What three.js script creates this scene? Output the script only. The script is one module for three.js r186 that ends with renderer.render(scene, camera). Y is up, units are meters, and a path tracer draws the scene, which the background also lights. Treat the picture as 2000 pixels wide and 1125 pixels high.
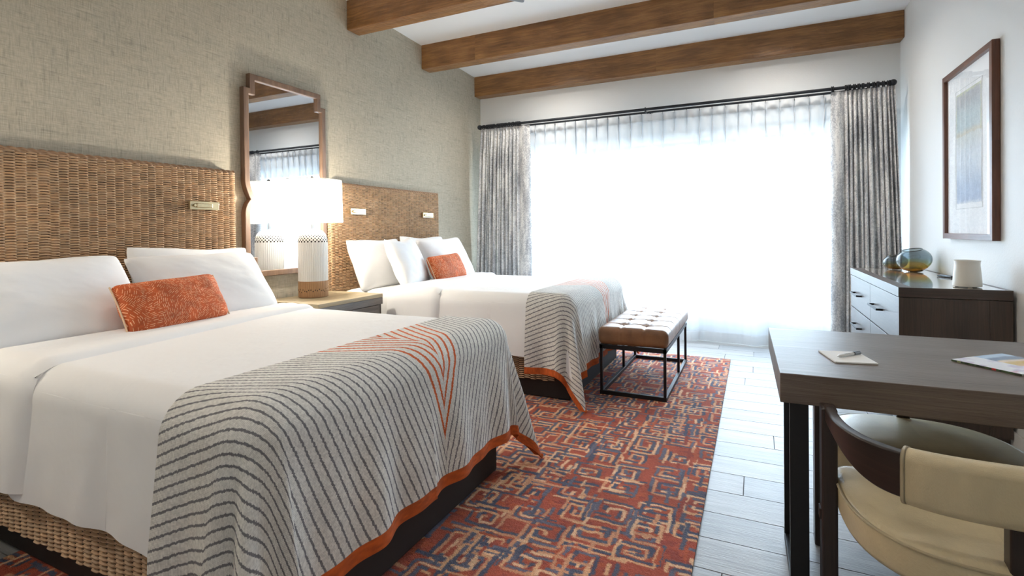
import * as THREE from 'three';
import { RoundedBoxGeometry } from 'three/addons/geometries/RoundedBoxGeometry.js';
import { mergeGeometries, mergeVertices } from 'three/addons/utils/BufferGeometryUtils.js';
import { RectAreaLightUniformsLib } from 'three/addons/lights/RectAreaLightUniformsLib.js';

// ------------------------------------------------------------------ camera, sky, light, exposure
const scene = new THREE.Scene();
const renderer = new THREE.WebGLRenderer({ antialias: true });
renderer.toneMapping = THREE.LinearToneMapping;
renderer.toneMappingExposure = 1.35;
renderer.shadowMap.enabled = true;
RectAreaLightUniformsLib.init();

const camera = new THREE.PerspectiveCamera(2 * Math.atan(562.5 / 1003.26) * 180 / Math.PI, 2000 / 1125, 0.05, 200);
camera.position.set(3.416, 1.25, 6.247);
camera.rotation.set(-0.0084, 0.4416, -0.0106, 'YXZ');
camera.setViewOffset(2000, 1125, 0, 102.7, 2000, 1125);      // lens shifted, so that uprights stay upright

// overcast bluish daylight, seen and felt only through the window
const SKY = new THREE.Color().setRGB(0.70, 0.86, 1.0);
scene.background = SKY;
scene.backgroundIntensity = 10;
const daylight = new THREE.RectAreaLight(SKY, 10, 9, 5);      // the bright open sky beyond the balcony
daylight.position.set(2.4, 3.2, -3.2);
daylight.lookAt(2.4, 2.6, 3);
scene.add(daylight);
const WARM = new THREE.Color().setRGB(1.0, 0.93, 0.84);

// ------------------------------------------------------------------ helpers
const W = 4.726;                                             // room: x 0..W, window wall at z = 0, camera side +z
const BACK = 8.1;
let seedN = 7;
const rnd = () => { seedN = (seedN + 0x6d2b79f5) | 0; let t = Math.imul(seedN ^ (seedN >>> 15), 1 | seedN); t = (t + Math.imul(t ^ (t >>> 7), 61 | t)) ^ t; return ((t ^ (t >>> 14)) >>> 0) / 4294967296; };
const hash = (x, y, s = 0) => { let h = Math.imul(x | 0, 374761393) + Math.imul(y | 0, 668265263) + Math.imul(s | 0, 2147483647 ^ 0x51ed27); h = Math.imul(h ^ (h >>> 13), 1274126177); h ^= h >>> 16; return (h >>> 0) / 4294967296; };
const sm = (t) => t * t * (3 - 2 * t);
function noise(x, y, s = 0, px = 0, py = 0) {
  const X = Math.floor(x), Y = Math.floor(y), f = sm(x - X), g = sm(y - Y);
  const w = (a, p) => p ? ((a % p) + p) % p : a;
  const a = hash(w(X, px), w(Y, py), s), b = hash(w(X + 1, px), w(Y, py), s), c = hash(w(X, px), w(Y + 1, py), s), d = hash(w(X + 1, px), w(Y + 1, py), s);
  return (a + (b - a) * f) * (1 - g) + (c + (d - c) * f) * g;
}
const fbm = (x, y, s = 0, n = 4) => { let v = 0, a = 0.5, t = 0; for (let i = 0; i < n; i++) { v += a * noise(x, y, s + i * 17); t += a; x *= 2.03; y *= 2.03; a *= 0.5; } return v / t; };
const clamp = (x, a = 0, b = 1) => Math.min(b, Math.max(a, x));
const lerp = (a, b, t) => a + (b - a) * t;
const step = (a, b, x) => sm(clamp((x - a) / (b - a)));
const mix3 = (a, b, t) => [lerp(a[0], b[0], t), lerp(a[1], b[1], t), lerp(a[2], b[2], t)];

// a texture from a function of (u, v) in 0..1 that gives sRGB 0..255 (colour) or 0..1 (height)
function tex(w, h, fn, { data = false, sx = 1, sy = 1 } = {}) {
  const d = new Uint8Array(w * h * 4);
  for (let y = 0, o = 0; y < h; y++) for (let x = 0; x < w; x++, o += 4) {
    const c = fn((x + 0.5) / w, (y + 0.5) / h);
    if (data) d[o] = d[o + 1] = d[o + 2] = clamp(c) * 255; else { d[o] = clamp(c[0], 0, 255); d[o + 1] = clamp(c[1], 0, 255); d[o + 2] = clamp(c[2], 0, 255); }
    d[o + 3] = 255;
  }
  const t = new THREE.DataTexture(d, w, h);
  t.wrapS = t.wrapT = THREE.RepeatWrapping; t.magFilter = THREE.LinearFilter; t.minFilter = THREE.LinearMipmapLinearFilter; t.generateMipmaps = true;
  if (!data) t.colorSpace = THREE.SRGBColorSpace;
  t.repeat.set(1 / sx, 1 / sy);
  t.needsUpdate = true;
  return t;
}
const std = (o) => new THREE.MeshStandardMaterial({ side: THREE.DoubleSide, ...o });
const phys = (o) => new THREE.MeshPhysicalMaterial({ side: THREE.DoubleSide, ...o });
const col = (r, g, b) => new THREE.Color(`rgb(${r},${g},${b})`);

const taken = new Map();
function numbered(n) { const k = taken.get(n) ?? 0; taken.set(n, k + 1); return k ? `${n}_${String(k).padStart(3, '0')}` : n; }
function shadow(o) { o.castShadow = o.receiveShadow = true; return o; }
function part(name, geo, mat, parent, label) {
  const m = shadow(new THREE.Mesh(geo, mat)); m.name = name; parent.add(m);
  if (label) m.userData.label = label;
  return m;
}
function thing(name, label, category, [x, y, z] = [0, 0, 0], turn = 0, group) {
  const g = new THREE.Group(); g.name = numbered(name); scene.add(g);
  g.position.set(x, y, z); g.rotation.y = turn; g.userData = { label, category };
  if (group) g.userData.group = group;
  return g;
}
function single(name, geo, mat, label, category, [x, y, z] = [0, 0, 0], turn = 0, group) {
  const m = shadow(new THREE.Mesh(geo, mat)); m.name = numbered(name); scene.add(m);
  m.position.set(x, y, z); m.rotation.y = turn; m.userData = { label, category };
  if (group) m.userData.group = group;
  return m;
}
function struct(name, geo, mat) {
  const m = shadow(new THREE.Mesh(geo, mat)); m.name = name; m.userData.kind = 'structure'; scene.add(m); return m;
}
function copy(o, label, group) {
  const c = o.clone(); c.name = numbered(o.name.replace(/_\d{3}$/, '')); c.userData = { ...o.userData, label }; if (group) c.userData.group = group; scene.add(c); return c;
}

// geometry: uv in metres from the face's main direction; the grain runs along axis g (0 x, 1 y, 2 z)
function uvBox(geo, g = 0, off = [0, 0]) {
  const p = geo.attributes.position, n = geo.attributes.normal, uv = new Float32Array(p.count * 2);
  for (let i = 0; i < p.count; i++) {
    const N = [Math.abs(n.getX(i)), Math.abs(n.getY(i)), Math.abs(n.getZ(i))], P = [p.getX(i), p.getY(i), p.getZ(i)];
    const k = N[0] > N[1] && N[0] > N[2] ? 0 : N[1] > N[2] ? 1 : 2;
    let a = g, b = [0, 1, 2].find((q) => q !== k && q !== g);
    if (k === g) { const o = [0, 1, 2].filter((q) => q !== g); a = o[0]; b = o[1]; }
    uv[2 * i] = P[a] + off[0]; uv[2 * i + 1] = P[b] + off[1] + (k === 0 ? 0.37 : k === 1 ? 0.11 : 0);
  }
  geo.setAttribute('uv', new THREE.BufferAttribute(uv, 2));
  return geo;
}
function box(x0, x1, y0, y1, z0, z1, r = 0.003, g = 0, seg = 2) {
  const w = Math.abs(x1 - x0), h = Math.abs(y1 - y0), d = Math.abs(z1 - z0);
  const geo = r > 0 ? new RoundedBoxGeometry(w, h, d, seg, Math.min(r, w / 2.01, h / 2.01, d / 2.01)) : new THREE.BoxGeometry(w, h, d).toNonIndexed();
  geo.translate((x0 + x1) / 2, (y0 + y1) / 2, (z0 + z1) / 2);
  return uvBox(geo, g);
}
const plain = (geo) => { const g = geo.index ? geo.toNonIndexed() : geo.clone(); for (const k of Object.keys(g.attributes)) if (!['position', 'normal', 'uv'].includes(k)) g.deleteAttribute(k); g.morphAttributes = {}; return g; };
const join = (list) => mergeGeometries(list.map(plain), false);
function lathe(pts, n = 48) { const g = new THREE.LatheGeometry(pts.map(([x, y]) => new THREE.Vector2(x, y)), n); return g; }
const cyl = (r0, r1, h, n = 24, y = 0) => { const g = new THREE.CylinderGeometry(r1, r0, h, n); g.translate(0, y + h / 2, 0); return g; };

// a grid surface; f(a, b) with a, b in 0..1 gives [x, y, z] (and uv, if it gives five numbers)
function grid(nu, nv, f, flip = false) {
  const pos = [], uv = [], idx = [];
  for (let j = 0; j <= nv; j++) for (let i = 0; i <= nu; i++) {
    const p = f(i / nu, j / nv); pos.push(p[0], p[1], p[2]); uv.push(p[3] ?? i / nu, p[4] ?? j / nv);
  }
  for (let j = 0; j < nv; j++) for (let i = 0; i < nu; i++) {
    const a = j * (nu + 1) + i, b = a + 1, c = a + nu + 1, d = c + 1;
    flip ? idx.push(a, c, b, b, c, d) : idx.push(a, b, c, b, d, c);
  }
  const g = new THREE.BufferGeometry();
  g.setAttribute('position', new THREE.Float32BufferAttribute(pos, 3)); g.setAttribute('uv', new THREE.Float32BufferAttribute(uv, 2)); g.setIndex(idx);
  g.computeVertexNormals();
  return g;
}
// the same with thickness: outer face, inner face and rims
function shell(nu, nv, f, t, flip = false) {
  const outer = grid(nu, nv, f, flip), P = outer.attributes.position, N = outer.attributes.normal;
  const at = (i, j) => j * (nu + 1) + i;
  const inner = grid(nu, nv, (a, b) => { const k = at(Math.round(a * nu), Math.round(b * nv)); return [P.getX(k) - N.getX(k) * t, P.getY(k) - N.getY(k) * t, P.getZ(k) - N.getZ(k) * t, outer.attributes.uv.getX(k), outer.attributes.uv.getY(k)]; }, !flip);
  const Q = inner.attributes.position, UV = outer.attributes.uv, rims = [];
  const rim = (list, fl) => rims.push(grid(list.length - 1, 1, (a, b) => { const k = list[Math.round(a * (list.length - 1))], S = b > 0.5 ? Q : P; return [S.getX(k), S.getY(k), S.getZ(k), UV.getX(k), UV.getY(k)]; }, fl));
  const I = [...Array(nu + 1).keys()], J = [...Array(nv + 1).keys()];
  rim(I.map((i) => at(i, 0)), !flip); rim(I.map((i) => at(i, nv)), flip); rim(J.map((j) => at(0, j)), flip); rim(J.map((j) => at(nu, j)), !flip);
  return join([outer, inner, ...rims]);
}
// rings of equally many points joined into a closed body; capped with fans
function rings(list, cap = true, closed = true) {
  const n = list[0].length, pos = [], uv = [], idx = [];
  list.forEach((r, j) => r.forEach((p, i) => { pos.push(...p); uv.push(i / n, j / (list.length - 1)); }));
  const m = closed ? n : n - 1;
  for (let j = 0; j + 1 < list.length; j++) for (let i = 0; i < m; i++) { const a = j * n + i, b = j * n + (i + 1) % n; idx.push(a, b, a + n, b, b + n, a + n); }
  if (cap) for (const [r, o] of [[list[0], 0], [list.at(-1), (list.length - 1) * n]]) {
    const c = [0, 1, 2].map((k) => r.reduce((s, p) => s + p[k], 0) / n), k = pos.length / 3; pos.push(...c); uv.push(0.5, o ? 1 : 0);
    for (let i = 0; i < n; i++) { const a = o + i, b = o + (i + 1) % n; o ? idx.push(a, b, k) : idx.push(b, a, k); }
  }
  const g = new THREE.BufferGeometry();
  g.setAttribute('position', new THREE.Float32BufferAttribute(pos, 3)); g.setAttribute('uv', new THREE.Float32BufferAttribute(uv, 2)); g.setIndex(idx);
  g.computeVertexNormals();
  return g;
}
// a box with evenly spread vertices, its edges rounded by r and its surface moved by f(p) if given
function softBox(w, h, d, r, nx, ny, nz, f) {
  let g = new THREE.BoxGeometry(w, h, d, nx, ny, nz);
  const p = g.attributes.position, v = new THREE.Vector3(), c = new THREE.Vector3();
  for (let i = 0; i < p.count; i++) {
    v.fromBufferAttribute(p, i);
    c.set(clamp(v.x, -w / 2 + r, w / 2 - r), clamp(v.y, -h / 2 + r, h / 2 - r), clamp(v.z, -d / 2 + r, d / 2 - r));
    const q = v.clone().sub(c); if (q.lengthSq() > 1e-12) q.normalize().multiplyScalar(r);
    v.copy(c).add(q); if (f) f(v);
    p.setXYZ(i, v.x, v.y, v.z);
  }
  g.deleteAttribute('normal'); g.deleteAttribute('uv');
  g = mergeVertices(g, 1e-5); g.computeVertexNormals();
  return g;
}
const tube = (pts, r, n = 64, k = 8, closed = false) => new THREE.TubeGeometry(new THREE.CatmullRomCurve3(pts.map((p) => new THREE.Vector3(...p)), closed, 'centripetal'), n, r, k, closed);

// ------------------------------------------------------------------ materials
function woodTex(dark, light, { w = 1024, h = 512, sx = 1.6, sy = 0.4, streak = 60, s = 1, knots = 0.3 } = {}) {
  return tex(w, h, (u, v) => {
    const X = u * sx, Y = v * sy;
    const warp = fbm(X * 2.2, Y * 9, s, 3) * 0.05;
    const fine = noise(X * 14, (Y + warp) * streak * 12, s + 3), mid = noise(X * 3.5, (Y + warp) * streak * 3, s + 5), wide = fbm(X * 1.3, (Y + warp) * streak * 0.5, s + 9, 3);
    const t = clamp(0.35 * fine + 0.35 * mid + 0.45 * wide - 0.08 + knots * (fbm(X * 5, Y * 12, s + 11, 2) - 0.5));
    return mix3(dark, light, t);
  }, { sx, sy });
}
const grainBump = tex(512, 512, (u, v) => 0.6 * noise(u * 12, v * 160, 21, 12, 160) + 0.4 * noise(u * 30, v * 330, 22, 30, 330), { data: true, sx: 0.6, sy: 0.4 });
const M = {};
M.wallpaper = std({
  roughness: 0.9, map: tex(1024, 1024, (u, v) => {
    const th = noise(u * 26, v * 320, 31, 26, 320), tv = noise(u * 320, v * 34, 32, 320, 34), big = noise(u * 5, v * 5, 33, 5, 5);
    const slubH = Math.pow(noise(u * 9, v * 150, 34, 9, 150), 7), slubV = Math.pow(noise(u * 150, v * 10, 35, 150, 10), 7);
    const k = 0.89 + 0.1 * th + 0.1 * tv + 0.02 * big - 0.13 * slubH - 0.13 * slubV;
    return [184 * k, 175 * k, 156 * k];
  }, { sx: 0.75, sy: 0.75 }),
  bumpMap: tex(512, 512, (u, v) => 0.5 * noise(u * 16, v * 220, 36, 16, 220) + 0.5 * noise(u * 220, v * 20, 37, 220, 20), { data: true, sx: 0.6, sy: 0.6 }), bumpScale: 0.0007,
});
M.paint = std({ color: col(226, 226, 224), roughness: 0.6, bumpMap: tex(512, 512, (u, v) => 0.6 * noise(u * 90, v * 90, 41, 90, 90) + 0.4 * noise(u * 200, v * 200, 42, 200, 200), { data: true, sx: 0.7, sy: 0.7 }), bumpScale: 0.0006 });
M.ceiling = std({ color: col(232, 232, 231), roughness: 0.85 });
M.beam = std({ map: woodTex([92, 60, 32], [172, 126, 76], { sx: 2.4, sy: 0.6, streak: 26, s: 51, knots: 0.5 }), roughness: 0.42, bumpMap: tex(512, 256, (u, v) => fbm(u * 40, v * 12, 53, 4), { data: true, sx: 1.6, sy: 0.5 }), bumpScale: 0.006 });
M.grout = std({ color: col(120, 122, 126), roughness: 0.9 });
M.planks = [0, 1, 2, 3].map((i) => std({ map: woodTex([[135, 135, 135], [142, 140, 138], [129, 131, 133], [138, 137, 136]][i], [[182, 181, 179], [187, 186, 183], [174, 175, 176], [180, 179, 177]][i], { sx: 1.3, sy: 0.22, streak: 40, s: 61 + i * 7, h: 256 }), roughness: 0.36, bumpMap: grainBump, bumpScale: 0.0006 }));
M.blackMetal = std({ color: col(34, 34, 36), roughness: 0.45, metalness: 0.3 });
M.rod = std({ color: col(36, 40, 46), roughness: 0.5, metalness: 0.4 });
M.brass = std({ color: col(188, 172, 138), roughness: 0.3, metalness: 0.85 });
M.steel = std({ color: col(150, 160, 172), roughness: 0.3, metalness: 0.8 });
M.darkWood = phys({ map: woodTex([50, 38, 31], [84, 66, 54], { sx: 1.2, sy: 0.4, streak: 45, s: 91 }), roughness: 0.42, bumpMap: grainBump, bumpScale: 0.0005, clearcoat: 0.35, clearcoatRoughness: 0.28 });
M.deskWood = std({ map: woodTex([84, 72, 64], [126, 112, 101], { sx: 1.4, sy: 0.4, streak: 60, s: 97 }), roughness: 0.45, bumpMap: grainBump, bumpScale: 0.0006 });
M.nightWood = std({ map: woodTex([100, 97, 95], [144, 140, 136], { sx: 1.2, sy: 0.4, streak: 50, s: 103 }), roughness: 0.5, bumpMap: grainBump, bumpScale: 0.0005 });
M.nightTop = std({ map: woodTex([150, 134, 104], [196, 180, 148], { sx: 1.2, sy: 0.4, streak: 30, s: 107, knots: 0.6 }), roughness: 0.45 });
M.frameWood = std({ map: woodTex([88, 68, 54], [136, 110, 90], { sx: 1.2, sy: 0.4, streak: 40, s: 113 }), roughness: 0.42 });
M.walnut = std({ map: woodTex([82, 50, 36], [126, 82, 62], { sx: 1.0, sy: 0.4, streak: 30, s: 117, knots: 0.7 }), roughness: 0.4 });
M.chairWood = std({ map: woodTex([32, 23, 20], [58, 43, 37], { sx: 1.0, sy: 0.4, streak: 40, s: 121 }), roughness: 0.34 });
M.wicker = std({ color: 0xffffff, roughness: 0.55, vertexColors: true });
M.linen = std({ color: col(236, 236, 236), roughness: 0.85, bumpMap: tex(512, 512, (u, v) => fbm(u * 7, v * 7, 141, 4), { data: true, sx: 0.8, sy: 0.8 }), bumpScale: 0.004 });
M.sheet = std({ color: col(238, 238, 237), roughness: 0.85 });
M.mirror = std({ color: col(238, 242, 246), roughness: 0.015, metalness: 1 });
M.glass = phys({ color: 0xffffff, roughness: 0, transmission: 1, thickness: 0, ior: 1.45 });
M.whiteFrame = std({ color: col(120, 124, 132), roughness: 0.5 });
M.cream = std({ roughness: 0.36, map: tex(512, 512, (u, v) => { const k = 0.93 + 0.12 * fbm(u * 6, v * 6, 151, 4); return [206 * k, 190 * k, 154 * k]; }, { sx: 0.5, sy: 0.5 }), bumpMap: tex(512, 512, (u, v) => noise(u * 120, v * 120, 152, 120, 120), { data: true, sx: 0.3, sy: 0.3 }), bumpScale: 0.0004 });
M.leather = phys({ roughness: 0.42, clearcoat: 0.35, clearcoatRoughness: 0.3, map: tex(512, 512, (u, v) => { const k = 0.8 + 0.4 * fbm(u * 7, v * 7, 161, 4); return [134 * k, 92 * k, 58 * k]; }, { sx: 0.6, sy: 0.6 }), bumpMap: tex(512, 512, (u, v) => fbm(u * 50, v * 50, 162, 3), { data: true, sx: 0.5, sy: 0.5 }), bumpScale: 0.0008 });
M.plinth = std({ color: col(46, 40, 37), roughness: 0.7 });

// ------------------------------------------------------------------ the room
const ceilY = (z) => 3.327 + 0.031 * z;
const wallTop = 3.75;
{
  const floor = struct('floor', box(-0.2, W + 0.2, -0.16, -0.007, -0.2, BACK + 0.2, 0), M.grout);
  const Z0 = 1.134, P = 0.2077, gap = 0.0022, L = 1.22;
  const known = { 0: 3.395, 11: 3.36, 13: 3.52 };                  // where the butt joints show in the picture
  let k = 0;
  for (let i = -6; i < 34; i++) {
    const z0 = Math.max(0, Z0 + i * P) + gap, z1 = Math.min(BACK, Z0 + (i + 1) * P) - gap;
    if (z1 - z0 < 0.02) continue;
    let x = (known[i] ?? (hash(i, 3, 5) * L + 3)) % L - L;
    for (; x < W; x += L) {
      const a = Math.max(0, x + gap), b = Math.min(W, x + L - gap);
      if (b - a < 0.02) continue;
      const g = new THREE.BoxGeometry(b - a, 0.008, z1 - z0); uvBox(g, 0, [hash(i, k, 8) * 3, hash(k, i, 9) * 2]);
      const m = part('plank', g, M.planks[Math.floor(hash(i, k, 4) * 4)], floor);
      m.position.set((a + b) / 2, -0.004, (z0 + z1) / 2); k++;
    }
  }
}
struct('wall_left', box(-0.2, 0, -0.1, wallTop, -0.2, BACK + 0.2, 0, 2), M.wallpaper);
struct('wall_right', box(W, W + 0.2, -0.1, wallTop, -0.2, BACK + 0.2, 0, 2), M.paint);
struct('wall_front', box(0, W, -0.1, wallTop, BACK, BACK + 0.2, 0), M.paint);
const OX0 = 0.48, OX1 = 4.42, OY0 = 0.40, OY1 = 2.27;                // the window opening
struct('wall_back', join([box(0, OX0, 0, wallTop, -0.2, 0, 0), box(OX1, W, 0, wallTop, -0.2, 0, 0), box(OX0, OX1, OY1, wallTop, -0.2, 0, 0), box(OX0, OX1, -0.1, OY0, -0.2, 0, 0)]), M.paint);
{
  const g = new THREE.BoxGeometry(W + 0.4, 0.2, BACK + 0.4), len = BACK / 2;
  g.rotateX(-Math.atan(0.031)); g.translate(W / 2, ceilY(len) + 0.1, len);
  struct('ceiling', g, M.ceiling);
  const base = (n, g2) => struct(n, g2, M.paint);
  base('baseboard_left', box(0, 0.014, 0, 0.1, 0.02, BACK, 0.003, 2));
  base('baseboard_right', box(W - 0.014, W, 0, 0.1, 0.02, BACK, 0.003, 2));
}
// ceiling beams, each a little lower towards the window like the ceiling
['over the window, the last one, against the window wall', 'second from the window wall', 'third from the window wall, cut by the top edge of the picture', 'fourth from the window wall, outside the picture', 'above the near bed, outside the picture', 'above the camera, outside the picture', 'farthest behind the camera'].forEach((where, i) => {
  const zf = [0.166, 1.385, 2.567, 3.77, 4.97, 6.17, 7.37][i], y = 3.064 + 0.027 * zf, z0 = Math.max(0.001, zf - 0.165);
  const g = box(0.001, W - 0.001, y, ceilY(zf) + 0.02, z0, zf, 0.008, 0);
  uvBox(g, 0, [i * 1.7, i * 0.23]);
  single('ceiling_beam', g, M.beam, `brown stained wooden ceiling beam ${where}`, 'beam', [0, 0, 0], 0, 'ceiling beams');
});

// window: frame, two posts, three panes
{
  const w = struct('window_1', join([box(OX0, OX1, OY1 - 0.05, OY1, -0.14, -0.06), box(OX0, OX1, OY0, OY0 + 0.06, -0.14, -0.06), box(OX0, OX0 + 0.05, OY0, OY1, -0.14, -0.06), box(OX1 - 0.05, OX1, OY0, OY1, -0.14, -0.06)]), M.whiteFrame);
  const posts = [OX0 + 0.05, 1.63, 3.0, OX1 - 0.05];
  for (const x of posts.slice(1, 3)) part('mullion', box(x - 0.04, x + 0.04, OY0 + 0.06, OY1 - 0.05, -0.14, -0.06), M.whiteFrame, w);
  for (let i = 0; i < 3; i++) part('pane', new THREE.PlaneGeometry(posts[i + 1] - posts[i] - 0.05, OY1 - OY0 - 0.12).translate((posts[i] + posts[i + 1]) / 2, (OY0 + OY1) / 2, -0.1), M.glass, w);
}
{ // balcony outside, faint behind the sheers
  struct('ground', box(-20, 25, -0.5, -0.3, -40, -0.3, 0), std({ color: col(112, 116, 104), roughness: 0.95 }));
  single('balcony_floor', box(-1.5, 6.5, -0.2, -0.02, -1.6, -0.2, 0), std({ color: col(120, 122, 124), roughness: 0.9 }), 'grey balcony floor outside behind the sheer curtains', 'balcony');
  const r = thing('balcony_railing', 'grey balcony railing faintly seen through the sheer curtains', 'railing', [0, -0.02, -1.4]);
  const m = std({ color: col(120, 132, 150), roughness: 0.6 });
  part('top_rail', box(-1.4, 6.4, 0.98, 1.03, -0.03, 0.03, 0.005), m, r);
  part('bottom_rail', box(-1.4, 6.4, 0.1, 0.13, -0.015, 0.015, 0.003), m, r);
  for (const x of [-0.5, 0.72, 2.06, 3.3, 4.5]) part('post', box(x - 0.04, x + 0.04, 0, 1.1, -0.035, 0.035, 0.004), m, r);
  const bg = box(-0.008, 0.008, 0.13, 0.98, -0.008, 0.008, 0.002);
  for (let i = 0; i < 52; i++) { const x = -0.9 + i * 0.125; part('baluster', bg, m, r).position.x = x; }
}

// ------------------------------------------------------------------ lights the room has
const bulbMat = std({ color: 0xffffff, emissive: WARM, emissiveIntensity: 14, roughness: 0.5 });
const trimMat = std({ color: col(235, 235, 233), roughness: 0.5 });
[[1.2, 0.84, 'near the headboard wall, between the last two beams'], [3.6, 0.84, 'near the picture wall, between the last two beams'], [1.5, 4.45, 'above the near bed, outside the picture'], [3.4, 4.45, 'above the desk, outside the picture'], [1.3, 5.6, 'behind the camera on the headboard side'], [3.4, 5.6, 'right above the camera'], [2.4, 6.8, 'farthest behind the camera']].forEach(([x, z, where], i) => {
  const d = thing('recessed_downlight', `small round recessed ceiling light ${where}`, 'downlight', [x, ceilY(z) - 0.004, z], 0, 'recessed downlights');
  part('trim_ring', new THREE.TorusGeometry(0.058, 0.008, 10, 40).rotateX(Math.PI / 2), trimMat, d);
  part('lens', cyl(0.05, 0.05, 0.006, 32, -0.003), bulbMat, d);
  const s = new THREE.SpotLight(WARM, i < 2 ? 6 : 2, 0, i < 2 ? 1.36 : 1.05, 0.9, 2);
  s.position.set(0, -0.012, 0); s.target.position.set(0, -2, 0); s.castShadow = true; s.shadow.radius = 2.5;
  d.add(s, s.target);
});

// ------------------------------------------------------------------ curtains
const ROD_Y = 2.615, ROD_Z = 0.31, SHEER_Z = 0.2;
{
  const r = thing('curtain_rod', 'black iron double curtain rod above the window, with ball ends', 'curtain rod', [0, ROD_Y, 0]);
  const along = (x0, x1, rad, y, z) => new THREE.CylinderGeometry(rad, rad, x1 - x0, 20).rotateZ(Math.PI / 2).translate((x0 + x1) / 2, y, z);
  part('front_rod', along(0.16, 4.6, 0.016, 0, ROD_Z), M.rod, r);
  part('rear_rod', along(0.3, 4.5, 0.012, -0.012, SHEER_Z), M.rod, r);
  for (const x of [0.155, 4.605]) part('finial', new THREE.SphereGeometry(0.03, 20, 14).translate(x, 0, ROD_Z), M.rod, r);
  for (const x of [0.26, 2.3, 4.48]) part('bracket', join([box(x - 0.012, x + 0.012, -0.03, 0.03, 0, 0.01), box(x - 0.008, x + 0.008, -0.026, -0.012, 0, ROD_Z + 0.012), new THREE.TorusGeometry(0.02, 0.006, 8, 20).rotateY(Math.PI / 2).translate(x, 0, ROD_Z)]), M.rod, r);
}
const ringGeo = new THREE.TorusGeometry(0.0245, 0.005, 8, 22).rotateY(Math.PI / 2 - 0.25);
M.drape = std({ roughness: 0.75, map: tex(1024, 2048, (u, v) => {
  const a = fbm(u * 105, v * 260, 171, 3), b = fbm(u * 20, v * 10, 172, 4), c = noise(u * 300, v * 600, 173);
  const t = clamp(0.6 + (a - 0.5) * 1.15 + (b - 0.5) * 1.5 + (c - 0.5) * 0.25);
  return mix3([156, 159, 165], [238, 238, 237], t);
}, { sx: 1.9, sy: 2.7 }) });
function drape(name, label, xt0, xt1, xb0, xb1, folds, s, panelAt) {
  const d = thing(name, label, 'curtain', [0, 0, 0]);
  const top = ROD_Y - 0.028, bot = 0.012;
  // fold centres unevenly spaced
  const cut = [0]; for (let i = 0; i < folds; i++) cut.push(cut[i] + 0.6 + 0.9 * hash(i, s, 3) + (i === panelAt ? 2.6 : 0)); const tot = cut[folds];
  part('cloth', shell(folds * 14, 60, (a, b) => {
    const y = lerp(top, bot, b);
    let i = 0; while (i < folds - 1 && cut[i + 1] / tot < a) i++;
    const f = (a - cut[i] / tot) / ((cut[i + 1] - cut[i]) / tot);
    const pinch = 1 - step(0.0, 0.16, b), w = hash(i, s, 7);
    const amp = lerp(0.028 + 0.018 * w, 0.016, pinch) * (i === panelAt ? 0.75 : 1);
    const wave = Math.sin(Math.PI * f), deep = Math.pow(Math.abs(wave), lerp(0.55, 0.4, pinch));
    const x0 = lerp(xt0, xb0, b), x1 = lerp(xt1, xb1, b);
    const sway = 0.012 * Math.sin(b * 3 + i * 1.9 + s) * b;
    const z = ROD_Z - 0.022 + amp * 2 * (deep - 0.5) + 0.012 * Math.sin(b * 5 + i * 2.1) * b - 0.006 * pinch * Math.sin(3 * Math.PI * f);
    return [lerp(x0, x1, a) + sway, y, z, a * 1.7 + 0.1, y];
  }, 0.004, true), M.drape, d);
  for (let i = 0; i < folds; i++) for (const o of [0.2, 0.62]) part('curtain_ring', ringGeo, M.rod, d).position.set(Math.min(4.585, lerp(xt0, xt1, (cut[i] + o) / tot)), ROD_Y - 0.003, ROD_Z);
}
drape('drape', 'mottled grey velvet drape gathered beside the headboard wall', 0.15, 0.86, 0.05, 0.87, 14, 2, 13);
drape('drape', 'mottled grey velvet drape gathered beside the dresser', 4.105, 4.63, 4.085, 4.712, 13, 5, 0);

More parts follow.
